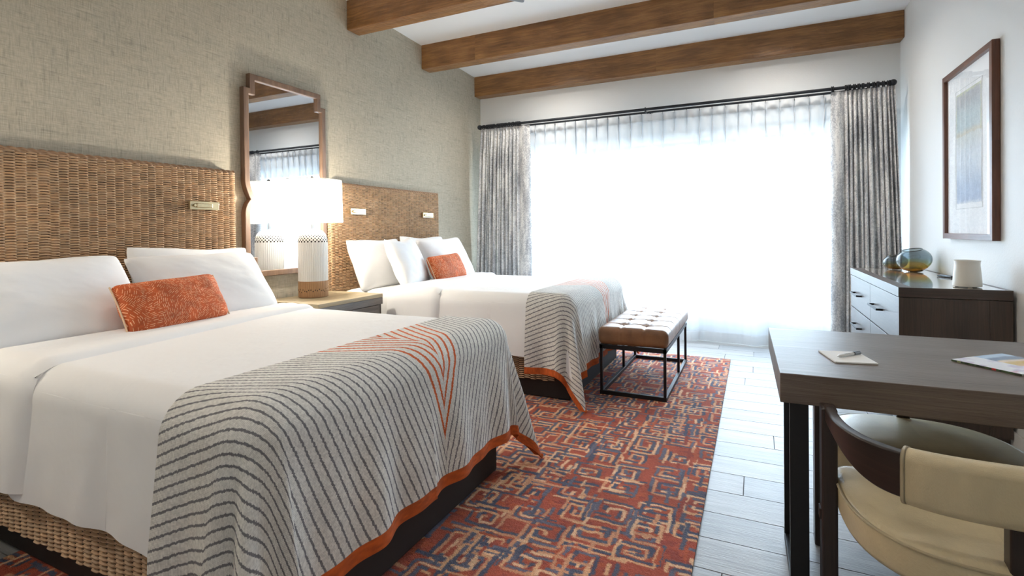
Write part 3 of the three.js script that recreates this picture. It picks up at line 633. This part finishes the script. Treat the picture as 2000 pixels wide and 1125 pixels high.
M.shade = phys({ color: col(255, 252, 246), roughness: 0.95, transmission: 0.5, thickness: 0, ior: 1.05, emissive: new THREE.Color().setRGB(1, 0.9, 0.76), emissiveIntensity: 0.75 });
M.ceramic = std({ color: col(232, 230, 225), roughness: 0.35 });
M.clay = std({ color: col(172, 132, 92), roughness: 0.45 });
M.hole = std({ color: col(44, 38, 34), roughness: 0.9 });
function lamp(label, x, y, z, power) {
  const t = thing('table_lamp', label, 'lamp', [x, y, z], 0, 'fluted table lamps');
  const R = 0.111, N = 44;
  // fluted wall: radius with narrow grooves
  const fl = (y0, y1) => grid(N * 8, 3, (a, b) => { const th = a * Math.PI * 2, g = Math.pow(Math.abs(Math.cos(th * N / 2)), 14); const r = R - 0.0045 * g; return [r * Math.sin(th), lerp(y0, y1, b), r * Math.cos(th)]; });
  part('clay_foot', join([fl(0.004, 0.128), lathe([[0, 0], [R - 0.006, 0], [R - 0.002, 0.004]], 64)]), M.clay, t, 'brown unglazed foot band');
  part('fluted_body', fl(0.128, 0.43), M.ceramic, t);
  const dome = (k) => { const th = k * Math.PI / 2; return [0.02 + (R - 0.02) * Math.pow(Math.cos(th), 0.75), 0.43 + 0.098 * Math.sin(th)]; };
  const sh = part('pierced_shoulder', lathe([...Array(25).keys()].map((i) => dome(i / 24)), 72), M.ceramic, t);
  const dot = new THREE.CylinderGeometry(1, 1, 0.0014, 14), holes = [];
  for (let r = 0; r < 7; r++) {
    const k = 0.03 + r * 0.085, [rr, yy] = dome(k), [r2, y2] = dome(k + 0.01), size = 0.0068 * (1 - r * 0.11);
    const nrm = new THREE.Vector2(y2 - yy, -(r2 - rr)).normalize();
    for (let i = 0; i < 26; i++) {
      const th = (i + (r & 1) * 0.5) / 26 * Math.PI * 2, g = dot.clone().scale(size, 1, size);
      const q = new THREE.Quaternion().setFromUnitVectors(new THREE.Vector3(0, 1, 0), new THREE.Vector3(nrm.x * Math.sin(th), nrm.y, nrm.x * Math.cos(th)));
      g.applyQuaternion(q).translate(rr * Math.sin(th), yy, rr * Math.cos(th)); holes.push(g);
    }
  }
  const hs = part('pierced_holes', join(holes), M.hole, sh); hs.userData.kind = 'stuff';
  const drops = [];
  for (let i = 0; i < N; i++) { const th = (i + 0.5) / N * Math.PI * 2, yy = 0.045 + 0.03 * hash(i, 4, 4), g = new THREE.SphereGeometry(1, 8, 6).scale(0.0034, 0.0055, 0.0012).translate(0, yy, R).rotateY(th); drops.push(g); }
  const ds = part('drop_marks', join(drops), M.hole, t); ds.userData.kind = 'stuff';
  part('neck', join([cyl(0.014, 0.014, 0.07, 20, 0.525), cyl(0.021, 0.018, 0.01, 20, 0.525), cyl(0.012, 0.012, 0.06, 20, 0.59)]), M.steel, t);
  const s0 = 0.585, s1 = 0.915, rs = 0.229;
  part('shade', lathe([[rs - 0.002, s0], [rs, s0], [rs - 0.006, s1], [rs - 0.008, s1]], 72), M.shade, t);
  part('shade_ring', join([new THREE.TorusGeometry(rs - 0.007, 0.0025, 6, 60).rotateX(Math.PI / 2).translate(0, s1 - 0.004, 0), ...[0, 1, 2].map((i) => box(0, rs - 0.008, s1 - 0.006, s1 - 0.002, -0.002, 0.002, 0).rotateY(i * 2.1))]), M.steel, t);
  part('finial', join([cyl(0.004, 0.004, 0.02, 12, s1 - 0.006), new THREE.SphereGeometry(0.013, 16, 12).translate(0, s1 + 0.02, 0)]), M.blackMetal, t);
  const bulb = part('bulb', new THREE.SphereGeometry(0.035, 20, 16).translate(0, 0.73, 0), std({ color: 0xffffff, emissive: WARM, emissiveIntensity: 12 }), t);
  const p = new THREE.PointLight(new THREE.Color().setRGB(1, 0.91, 0.77), power, 0, 2);
  p.position.set(0, 0.73, 0); p.castShadow = true; p.shadow.radius = 1.5; t.add(p);
  return t;
}
lamp('lit table lamp with white drum shade and fluted white ceramic base on the nightstand', 0.27, 0.7505, 3.262, 2.3);
nightstand('grey wooden nightstand beyond the left edge of the picture, beside the near bed', 5.98);
lamp('lit table lamp beyond the left edge of the picture, on the other nightstand', 0.3, 0.7505, 6.0, 1.0);

// ------------------------------------------------------------------ bench at the foot of the far bed
{
  const t = thing('bench', 'brown tufted leather bench on a black metal frame beside the far bed', 'bench', [2.595, 0.0145, 1.86]);
  const hx = 0.245, hz = 0.61, b = 0.0125;
  const bar = (x0, x1, y0, y1, z0, z1) => box(x0, x1, y0, y1, z0, z1, 0.002);
  part('seat_frame', join([bar(-hx, hx, 0.345, 0.375, hz - 0.025, hz), bar(-hx, hx, 0.345, 0.375, -hz, -hz + 0.025), bar(-hx, -hx + 0.025, 0.345, 0.375, -hz, hz), bar(hx - 0.025, hx, 0.345, 0.375, -hz, hz)]), M.blackMetal, t);
  for (const sx of [-1, 1]) {
    for (const z of [-hz + b, -0.12, hz - b]) part('leg', bar(sx * (hx - b) - b * 0.8, sx * (hx - b) + b * 0.8, 0.02, 0.35, z - b * 0.8, z + b * 0.8), M.blackMetal, t);
    part('floor_bar', bar(sx * (hx - b) - b, sx * (hx - b) + b, 0, 0.03, -hz, hz), M.blackMetal, t);
  }
  for (const sz of [-1, 1]) part('floor_bar', bar(-hx + 0.02, hx - 0.02, 0, 0.03, sz * (hz - b) - b, sz * (hz - b) + b), M.blackMetal, t);
  const cols = [-0.085, 0.085], rows = [-0.44, -0.22, 0, 0.22, 0.44];
  const g = softBox(0.505, 0.135, 1.235, 0.038, 70, 14, 150, (v) => {
    const u = clamp(v.x / 0.2525, -1, 1), w = clamp(v.z / 0.6175, -1, 1), topness = clamp((v.y - 0.01) / 0.05);
    let y = 0.012 * (1 - u * u) * (1 - w * w * w * w);
    for (const x of cols) for (const z of rows) { const d = Math.hypot(v.x - x, v.z - z); y -= 0.022 * Math.exp(-d * d / 0.0012) + 0.007 * Math.exp(-d * d / 0.006); }
    for (const x of cols) y -= 0.008 * Math.exp(-Math.pow((v.x - x) / 0.008, 2));
    for (const z of rows) y -= 0.008 * Math.exp(-Math.pow((v.z - z) / 0.008, 2));
    v.y += y * topness;
    const side = 1 - topness;
    if (side > 0.2) { for (const x of cols) if (Math.abs(v.z) > 0.59) v.z -= Math.sign(v.z) * 0.003 * Math.exp(-Math.pow((v.x - x) / 0.004, 2)); for (const z of rows) if (Math.abs(v.x) > 0.23) v.x -= Math.sign(v.x) * 0.003 * Math.exp(-Math.pow((v.z - z) / 0.004, 2)); }
    const bulge = 0.006 * Math.sin(Math.PI * clamp((v.y + 0.0675) / 0.135)); v.x += Math.sign(v.x) * bulge * (Math.abs(v.x) > 0.21 ? 1 : 0);
  });
  g.translate(0, 0.375 + 0.0675, 0); uvBox(g, 2);
  const c = part('cushion', g, M.leather, t);
  for (const x of cols) for (const z of rows) part('button', new THREE.SphereGeometry(0.011, 14, 8).scale(1, 0.45, 1).translate(x, 0.375 + 0.135 - 0.02, z), M.leather, c);
}

// ------------------------------------------------------------------ dresser and what stands on it
{
  const x0 = 4.189, x1 = W - 0.016, z0 = 0.79, z1 = 2.492, top = 0.89;
  const t = thing('dresser', 'dark brown wooden dresser with black bar handles under the framed picture', 'dresser', [0, 0, 0]);
  part('body', join([box(x0 + 0.022, x1, 0.06, top - 0.06, z0 + 0.004, z1 - 0.004, 0.002, 1)]), M.darkWood, t);
  part('end_stile', box(x1 - 0.1, x1 - 0.001, 0.06, top - 0.061, z1 - 0.01, z1 - 0.001, 0.001, 1), M.darkWood, t);
  const tp = part('top', join([box(x0, x0 + 0.07, top - 0.057, top, z0 + 0.012, z1 - 0.008, 0.001, 2), box(x1 - 0.025, x1, top - 0.057, top, z0 + 0.012, z1 - 0.008, 0.001, 2), box(x0, x1, top - 0.057, top, z0, z0 + 0.0125, 0.001, 0), box(x0, x1, top - 0.057, top, z1 - 0.0085, z1, 0.001, 0)]), M.darkWood, t);
  part('inset_panel', box(x0 + 0.07, x1 - 0.025, top - 0.05, top - 0.0008, z0 + 0.01, z1 - 0.006, 0.001, 2), phys({ color: col(178, 169, 156), roughness: 0.1, clearcoat: 0.9, clearcoatRoughness: 0.04, map: tex(256, 256, (u, v) => { const k = 236 + 18 * fbm(u * 12, v * 12, 401, 3); return [k, k, k]; }, { sx: 0.6, sy: 0.6 }) }), tp, 'glossy greige inset');
  part('base', box(x0 + 0.06, x1, 0, 0.065, z0 + 0.04, z1 - 0.04, 0.002), M.darkWood, t);
  const zm = 1.636;
  for (const [a, b] of [[z0 + 0.006, zm - 0.002], [zm + 0.002, z1 - 0.035]]) for (let r = 0; r < 3; r++) {
    const ya = [0.556, 0.306, 0.066][r], yb = [0.83, 0.552, 0.302][r];
    const d = part('drawer', box(x0 + 0.003, x0 + 0.022, ya + 0.002, yb - 0.002, a, b, 0.0015, 2), M.darkWood, t);
    const zc = (a + b) / 2 + (a < 1 ? -0.06 : -0.14), yc = lerp(ya, yb, 0.5), L = 0.15;
    part('handle', join([box(x0 - 0.036, x0 - 0.026, yc - 0.007, yc + 0.007, zc - L, zc + L, 0.001, 2), box(x0 - 0.03, x0 + 0.004, yc - 0.007, yc + 0.007, zc - L, zc - L + 0.014, 0.001), box(x0 - 0.03, x0 + 0.004, yc - 0.007, yc + 0.007, zc + L - 0.014, zc + L, 0.001)]), M.blackMetal, d, 'black bar handle');
  }
  part('front_stile', box(x0 + 0.002, x0 + 0.022, 0.066, 0.83, z1 - 0.032, z1 - 0.001, 0.001, 1), M.darkWood, t);

  // blown glass bowls, blue-grey above and amber below
  const glassTex = tex(256, 256, (u, v) => {
    const w = v + 0.16 * (fbm(u * 5, v * 3, 411, 4) - 0.5) + 0.07 * Math.sin(u * Math.PI * 2 + 1);
    const a = mix3([120, 92, 60], [222, 170, 84], step(0.12, 0.26, w)), b = mix3(a, [176, 182, 140], step(0.34, 0.46, w));
    return mix3(b, [178, 190, 196], step(0.46, 0.6, w));
  });
  glassTex.wrapT = THREE.ClampToEdgeWrapping;
  const blown = phys({ map: glassTex, roughness: 0.03, transmission: 0.96, thickness: 0, ior: 1.5, specularIntensity: 1 });
  const bowl = (label, x, z, r, k, tilt, turn) => {
    const P = []; for (let i = 0; i <= 40; i++) { const th = -Math.PI / 2 + i / 40 * (Math.PI / 2 + 0.98); P.push([Math.max(0, r * Math.cos(th)), r * k * (1 + Math.sin(th))]); }
    P[0][0] = 0; const rim = P.at(-1); 
    const g = thing('glass_bowl', label, 'vase', [x, top + 0.001, z], turn, 'blown glass bowls');
    const body = part('glass_wall', lathe(P, 56), blown, g);
    part('rim', new THREE.TorusGeometry(rim[0], 0.0035, 8, 48).rotateX(Math.PI / 2).translate(0, rim[1], 0), blown, g);
    part('base_disc', cyl(r * 0.42, r * 0.36, 0.012, 40, 0.002), std({ color: col(58, 48, 40), roughness: 0.15 }), g, 'thick dark glass base');
    for (const c of g.children) { c.rotation.z = tilt; c.position.y = Math.abs(tilt) * r * 0.1; }
  };
  bowl('larger blown glass bowl, blue-grey above and amber below, on the dresser', 4.585, 1.13, 0.119, 0.8, 0.2, 0.6);
  bowl('smaller amber glass bowl behind the larger one on the dresser', 4.5, 0.915, 0.088, 0.72, 0.12, 0.2);

  const cup = thing('canister', 'plain white flared canister standing on the dresser', 'canister', [4.555, top + 0.0005, 2.335]);
  const cm = std({ color: col(226, 222, 212), roughness: 0.4 });
  part('body', lathe([[0, 0.004], [0.069, 0.004], [0.0715, 0.008], [0.071, 0.03], [0.067, 0.09], [0.0625, 0.135], [0.0635, 0.155], [0.066, 0.164], [0.0645, 0.166], [0.06, 0.16], [0.058, 0.14], [0.06, 0.02], [0, 0.018]], 64), cm, cup);
  for (let i = 0; i < 3; i++) part('foot', new THREE.CylinderGeometry(0.012, 0.012, 0.005, 16).translate(0.052 * Math.sin(i * 2.1), 0.0025, 0.052 * Math.cos(i * 2.1)), cm, cup);
  cup.scale.setScalar(0.95);
  const rem = thing('remote_control', 'small black remote lying on the dresser between glass bowl and canister', 'remote', [4.645, top + 0.001, 1.64], 0.35);
  part('body', box(-0.02, 0.02, 0, 0.012, -0.07, 0.07, 0.005), M.blackMetal, rem);
  part('keypad', box(-0.012, 0.012, 0.012, 0.0135, -0.05, 0.02, 0.0006), M.steel, rem);
}

// ------------------------------------------------------------------ framed picture on the right wall
{
  const z0 = 1.405, z1 = 2.285, y0 = 1.163, y1 = 2.349, zc = (z0 + z1) / 2, yc = (y0 + y1) / 2, hw = (z1 - z0) / 2, hh = (y1 - y0) / 2, X = W - 0.003;
  const t = thing('framed_picture', 'tall framed abstract print in pale blue and grey with wide white mat', 'picture', [X, yc, zc], -Math.PI / 2);
  // local: x along the wall, y up, z out of the wall
  const fw = 0.036, d = 0.034;
  const mitre = (len, rot, off) => { // a moulding with mitred ends
    const s = new THREE.Shape([[-len, 0], [len, 0], [len - fw, fw], [-len + fw, fw]].map(([x, y]) => new THREE.Vector2(x, y)));
    const g = new THREE.ExtrudeGeometry(s, { depth: d, bevelEnabled: true, bevelThickness: 0.002, bevelSize: 0.0015, bevelSegments: 2 });
    g.translate(0, -off, 0.002).rotateZ(rot); return g;
  };
  [[hw, 0, hh], [hw, Math.PI, hh], [hh, Math.PI / 2, hw], [hh, -Math.PI / 2, hw]].forEach(([l, r, o], i) => part('frame_side', uvBox(mitre(l, r, o), i < 2 ? 0 : 1), M.walnut, t));
  part('mat_board', box(-hw + 0.02, hw - 0.02, -hh + 0.02, hh - 0.02, 0.012, 0.016, 0), std({ color: col(248, 249, 250), roughness: 0.9 }), t);
  const print = tex(384, 640, (u, v) => {
    const n = fbm(u * 4, v * 9, 421, 5), w = v + 0.05 * (n - 0.5);
    let c = mix3([158, 178, 208], [208, 218, 228], step(0.05, 0.42, w));
    c = mix3(c, [206, 212, 208], step(0.42, 0.6, w)); c = mix3(c, [196, 190, 170], step(0.6, 0.62, w)); c = mix3(c, [182, 200, 204], step(0.62, 0.68, w)); c = mix3(c, [158, 162, 168], step(0.74, 0.96, w));
    const e = Math.min(u, 1 - u, v, 1 - v), edge = 1 - step(0.0, 0.035, e + 0.03 * (noise(u * 60, v * 60, 422) - 0.5));
    c = mix3(c, v > 0.6 ? [206, 214, 160] : [228, 232, 236], edge * 0.8);
    const k = 0.95 + 0.1 * noise(u * 120, v * 30, 423);
    return c.map((q) => lerp(q, 238, 0.3) * k);
  });
  print.wrapS = print.wrapT = THREE.ClampToEdgeWrapping;
  part('art_print', new THREE.PlaneGeometry(0.44, 0.76).translate(0, 0.03, 0.0175), std({ map: print, roughness: 0.8 }), t);
  part('mat_bevel', join([[0.47, 0.004, 0, 0.41 + 0.025], [0.47, 0.004, 0, -0.41 + 0.025], [0.004, 0.82, 0.235, 0.025], [0.004, 0.82, -0.235, 0.025]].map(([w, h, x, y]) => box(x - w / 2, x + w / 2, y - h / 2, y + h / 2, 0.016, 0.0172, 0))), std({ color: col(214, 216, 216), roughness: 0.9 }), t);
  part('glazing', new THREE.PlaneGeometry(2 * hw - 0.05, 2 * hh - 0.05).translate(0, 0, 0.024), M.glass, t);
}

// ------------------------------------------------------------------ desk
const DESK = [3.492, 4.25], DT = 0.019;                          // near left corner, turn
{
  const t = thing('desk', 'brown grey wooden desk with thick top and black metal legs', 'desk', [DESK[0], 0, DESK[1]], DT);
  const L = 1.2, D = 0.9;
  const top = box(0, L, 0.648, 0.75, -D, 0, 0.003, 0); part('top', top, M.deskWood, t);
  for (const x of [0.03, L - 0.09]) {
    const f = part('leg_frame', box(x, x + 0.058, 0.002, 0.04, -0.32, -0.02, 0.002, 2), M.blackMetal, t);
    for (const z of [-0.032, -0.308]) part('leg', box(x, x + 0.058, 0.03, 0.648, z - 0.012, z + 0.012, 0.002, 1), M.blackMetal, f);
  }
}

// ------------------------------------------------------------------ chairs: round seat, one bent rail for arms and back
function chair(label, x, z, turn) {
  const t = thing('desk_chair', label, 'chair', [x, 0, z], turn, 'desk chairs');
  // local: front edge of the seat at z = 0, back towards +z
  const HW = 0.318, DP = 0.505, N = 72;
  const plan = (k, grow) => { // outline of the seat: rounded front corners, round back
    const a = k * Math.PI * 2, c = Math.cos(a), s = Math.sin(a), front = s < 0;
    const e = front ? 0.34 : 0.74, hz = front ? 0.13 : DP - 0.13;
    return [Math.sign(c) * Math.pow(Math.abs(c), e) * (HW + grow), 0.13 + Math.sign(s) * Math.pow(Math.abs(s), e) * (hz + grow)];
  };
  const ring = (y, grow) => [...Array(N).keys()].map((i) => { const [px, pz] = plan(1 - i / N, 0), k = 1 + grow / 0.26; return [px * k, y, 0.23 + (pz - 0.23) * k]; });
  const seat = rings([ring(0.353, -0.05), ring(0.353, -0.02), ring(0.358, -0.006), ring(0.373, 0), ring(0.428, 0.001), ring(0.443, -0.001), ring(0.452, -0.006), ring(0.459, -0.02), ring(0.466, -0.06), ring(0.472, -0.12), ring(0.475, -0.2)]);
  uvPlan(seat);
  const st = part('seat', seat, M.cream, t);
  part('piping', tube(ring(0.447, 0.001), 0.0042, 220, 8, true), M.cream, st);
  part('seat_base', rings([ring(0.32, -0.06), ring(0.354, -0.045)]), M.chairWood, t);
  // rail path: from the left front leg round the back to the right front leg
  const path = (k) => { const a = Math.PI * (1 - k), c = Math.cos(a), s = Math.sin(a); return [Math.sign(c) * Math.pow(Math.abs(c), 0.66) * (HW + 0.02), 0.13 + Math.pow(s, 0.72) * (DP - 0.13 - 0.015)]; };
  const sweep = (k0, k1, n, th, y0, y1, rad = 0.01) => rings([...Array(n + 1).keys()].map((i) => {
    const k = lerp(k0, k1, i / n), [px, pz] = path(k), [ax, az] = path(Math.max(0, k - 0.004)), [bx, bz] = path(Math.min(1, k + 0.004)), l = Math.hypot(bx - ax, bz - az), nx = -(bz - az) / l, nz = (bx - ax) / l;
    const lo = y0(k), hi = y1(k), w = th(k), out = [];
    for (const [sx, sy] of [[1, -1], [1, 1], [-1, 1], [-1, -1]]) for (let q = 0; q < 4; q++) {
      const a0 = sx > 0 ? (sy < 0 ? -Math.PI / 2 : 0) : (sy > 0 ? Math.PI / 2 : Math.PI), a = a0 + q / 3 * Math.PI / 2, r = Math.min(rad, w / 2.2);
      const dn = sx * (w / 2 - r) + r * Math.cos(a), dy = (sy > 0 ? hi - r : lo + r) + r * Math.sin(a);
      out.push([px + nx * dn, dy, pz + nz * dn]);
    }
    return out;
  }));
  const back = (k) => Math.sin(Math.PI * clamp(k));
  uvRail(part('arm_rail', sweep(0, 1, 90, () => 0.03, (k) => 0.64 - 0.07 * step(0.1, 0.85, back(k)), () => 0.684, 0.006), M.chairWood, t).geometry);
  part('back_pad', sweep(0.335, 0.665, 60, (k) => 0.052 + 0.014 * Math.sin(Math.PI * (k - 0.335) / 0.33), () => 0.556, () => 0.696, 0.024), M.cream, t);
  for (const k of [0.34, 0.66]) part('pad_seam', sweep(k - 0.005, k + 0.005, 2, () => 0.057, () => 0.555, () => 0.698, 0.025), M.cream, t);
  for (const s of [-1, 1]) part('front_leg', box(s * (HW + 0.022) - 0.022, s * (HW + 0.022) + 0.022, 0, 0.68, 0.095, 0.165, 0.006, 1), M.chairWood, t);
  part('rear_leg', box(-0.024, 0.024, 0, 0.6, DP - 0.045, DP - 0.005, 0.006, 1), M.chairWood, t);
  for (const s of [-1, 1]) part('seat_bracket', box(s * HW - 0.05, s * (HW + 0.01) + 0.01, 0.32, 0.354, 0.11, 0.15, 0.003), M.chairWood, t);
  return t;
}
function uvPlan(g) { const p = g.attributes.position, u = new Float32Array(p.count * 2); for (let i = 0; i < p.count; i++) { u[2 * i] = p.getX(i); u[2 * i + 1] = p.getZ(i) + p.getY(i); } g.setAttribute('uv', new THREE.BufferAttribute(u, 2)); return g; }
function uvRail(g) { const p = g.attributes.position, u = new Float32Array(p.count * 2); for (let i = 0; i < p.count; i++) { u[2 * i] = Math.atan2(p.getX(i), p.getZ(i)) * 0.35; u[2 * i + 1] = p.getY(i); } g.setAttribute('uv', new THREE.BufferAttribute(u, 2)); return g; }
chair('cream leather chair with bent dark wood rail on the near side of the desk', 3.965, 4.205, 0);
chair('cream leather chair pushed under the desk from its far side', 3.985, 4.02, Math.PI).scale.y = 0.938;

// ------------------------------------------------------------------ on the desk
{
  const Y = 0.7505;
  const pad = thing('notepad', 'small white notepad on the desk under the pen', 'notepad', [3.732, Y, 3.925], 0.2);
  const shape = (y0, y1) => { // slanted pad seen from above
    return box(-0.07, 0.07, y0, y1, -0.092, 0.092, 0.0008);
  };
  part('sheets', shape(0, 0.0055), std({ color: col(238, 238, 236), roughness: 0.8 }), pad);
  part('card_back', box(-0.07, 0.07, 0.0001, 0.0012, -0.0925, 0.0925, 0.0004), std({ color: col(150, 146, 140), roughness: 0.9 }), pad);
  const pen = thing('ballpoint_pen', 'white and silver ballpoint pen lying on the notepad', 'pen', [3.742, Y + 0.0118, 3.912], 0.85);
  const pt = (() => {
    const c = document.createElement('canvas'); c.width = 512; c.height = 64; const x = c.getContext('2d');
    x.fillStyle = '#d9dcdb'; x.fillRect(0, 0, 512, 64); x.fillStyle = '#59636b'; x.font = '40px serif'; x.textAlign = 'center'; x.textBaseline = 'middle'; x.fillText('CAMELBACK', 256, 33);
    const t = new THREE.CanvasTexture(c); t.colorSpace = THREE.SRGBColorSpace; t.magFilter = THREE.LinearFilter; return t;
  })();
  const along = (g) => g.rotateZ(Math.PI / 2);
  const white = std({ color: col(217, 220, 219), roughness: 0.3 });
  part('barrel', new THREE.CylinderGeometry(0.0058, 0.0058, 0.075, 28).rotateZ(Math.PI / 2).translate(-0.015, 0, 0), white, pen);
  part('printed_band', grid(20, 8, (a, b) => { const th = lerp(0.35, 1.75, b); return [lerp(-0.048, 0.016, a), 0.0060 * Math.sin(th), 0.0060 * Math.cos(th), a, b]; }), std({ map: pt, roughness: 0.3 }), pen, 'printed lettering');
  part('tip', new THREE.CylinderGeometry(0.0058, 0.0016, 0.016, 24).rotateZ(-Math.PI / 2).translate(-0.0605, 0, 0), white, pen);
  part('ring', new THREE.CylinderGeometry(0.0064, 0.0064, 0.004, 24).rotateZ(Math.PI / 2).translate(0.0245, 0, 0), M.blackMetal, pen);
  part('cap', along(new THREE.CapsuleGeometry(0.006, 0.03, 6, 20)).translate(0.045, 0, 0), M.steel, pen);
  part('clip', box(0.026, 0.06, 0.0062, 0.0075, -0.002, 0.002, 0.0005), M.steel, pen);

  const mag = thing('magazine', 'glossy magazine with a pale landscape cover at the right edge of the desk', 'magazine', [4.245, Y, 3.82], 0.728);
  const cover = tex(512, 400, (u, v) => {
    const n = fbm(u * 6, v * 6, 431, 4), inPic = u > 0.42 && v > 0.3;
    let c = mix3([236, 238, 244], [206, 198, 222], step(0.45, 0.7, n));
    if (v < 0.16) c = mix3(c, [214, 150, 176], 0.5 * step(0.5, 0.62, noise(u * 18, v * 14, 432)));
    if (inPic) { const w = v + 0.1 * (n - 0.5); c = mix3([226, 188, 150], [214, 178, 84], step(0.3, 0.45, w)); c = mix3(c, [232, 208, 178], step(0.5, 0.58, w)); c = mix3(c, [92, 112, 142], step(0.6, 0.68, w)); c = mix3(c, [178, 204, 230], step(0.76, 0.86, w)); }
    return c;
  });
  cover.wrapS = cover.wrapT = THREE.ClampToEdgeWrapping;
  part('pages', box(-0.135, 0.135, 0.0005, 0.0065, -0.105, 0.105, 0.0006), std({ color: col(218, 222, 214), roughness: 0.8 }), mag);
  part('cover', grid(12, 12, (a, b) => [lerp(-0.136, 0.136, a), 0.0068 + 0.001 * Math.sin(a * 3), lerp(0.106, -0.106, b), a, b]), std({ map: cover, roughness: 0.25 }), mag);
  part('spine', box(-0.1368, -0.1352, 0, 0.0066, -0.106, 0.106, 0.0004, 2), std({ roughness: 0.4, map: tex(256, 4, (u) => { const h = hash(Math.floor(u * 34), 2, 433); return u < 0.03 ? [80, 96, 60] : u > 0.1 && u < 0.16 ? [200, 60, 56] : h < 0.5 ? [70, 92, 60] : h < 0.7 ? [140, 150, 110] : [52, 64, 50]; }, { sx: 0.212, sy: 1 }) }), mag, 'dark green and red spine');
}

// ------------------------------------------------------------------ ceiling fan, one blade tip reaching into the picture
{
  const t = thing('ceiling_fan', 'ceiling fan with pale metal blades, one tip showing at the top edge', 'ceiling fan', [2.3, 2.765, 3.84], 0);
  const m = M.steel;
  part('downrod', cyl(0.013, 0.013, 0.34, 20, 0.06), m, t);
  part('canopy', lathe([[0, 0.398], [0.06, 0.398], [0.07, 0.37], [0.03, 0.34], [0.013, 0.335]], 40), m, t);
  part('motor_housing', lathe([[0, -0.05], [0.07, -0.05], [0.11, -0.03], [0.12, 0.01], [0.1, 0.05], [0.03, 0.08], [0, 0.085]], 48), m, t);
  const s = new THREE.Shape(); s.moveTo(0.1, -0.04); s.lineTo(0.3, -0.055); s.lineTo(0.72, -0.06); s.quadraticCurveTo(0.745, -0.06, 0.745, -0.035); s.lineTo(0.745, 0.045); s.quadraticCurveTo(0.745, 0.06, 0.72, 0.06); s.lineTo(0.3, 0.055); s.lineTo(0.1, 0.04); s.closePath();
  const bg = new THREE.ExtrudeGeometry(s, { depth: 0.008, bevelEnabled: true, bevelThickness: 0.0015, bevelSize: 0.0015, bevelSegments: 2 }).rotateX(-Math.PI / 2);
  for (let i = 0; i < 3; i++) { const b = part('blade', bg, m, t); b.rotation.order = 'YXZ'; b.rotation.y = 1.99 + i * Math.PI * 2 / 3; b.rotation.x = 0.2; }
}

renderer.render(scene, camera);
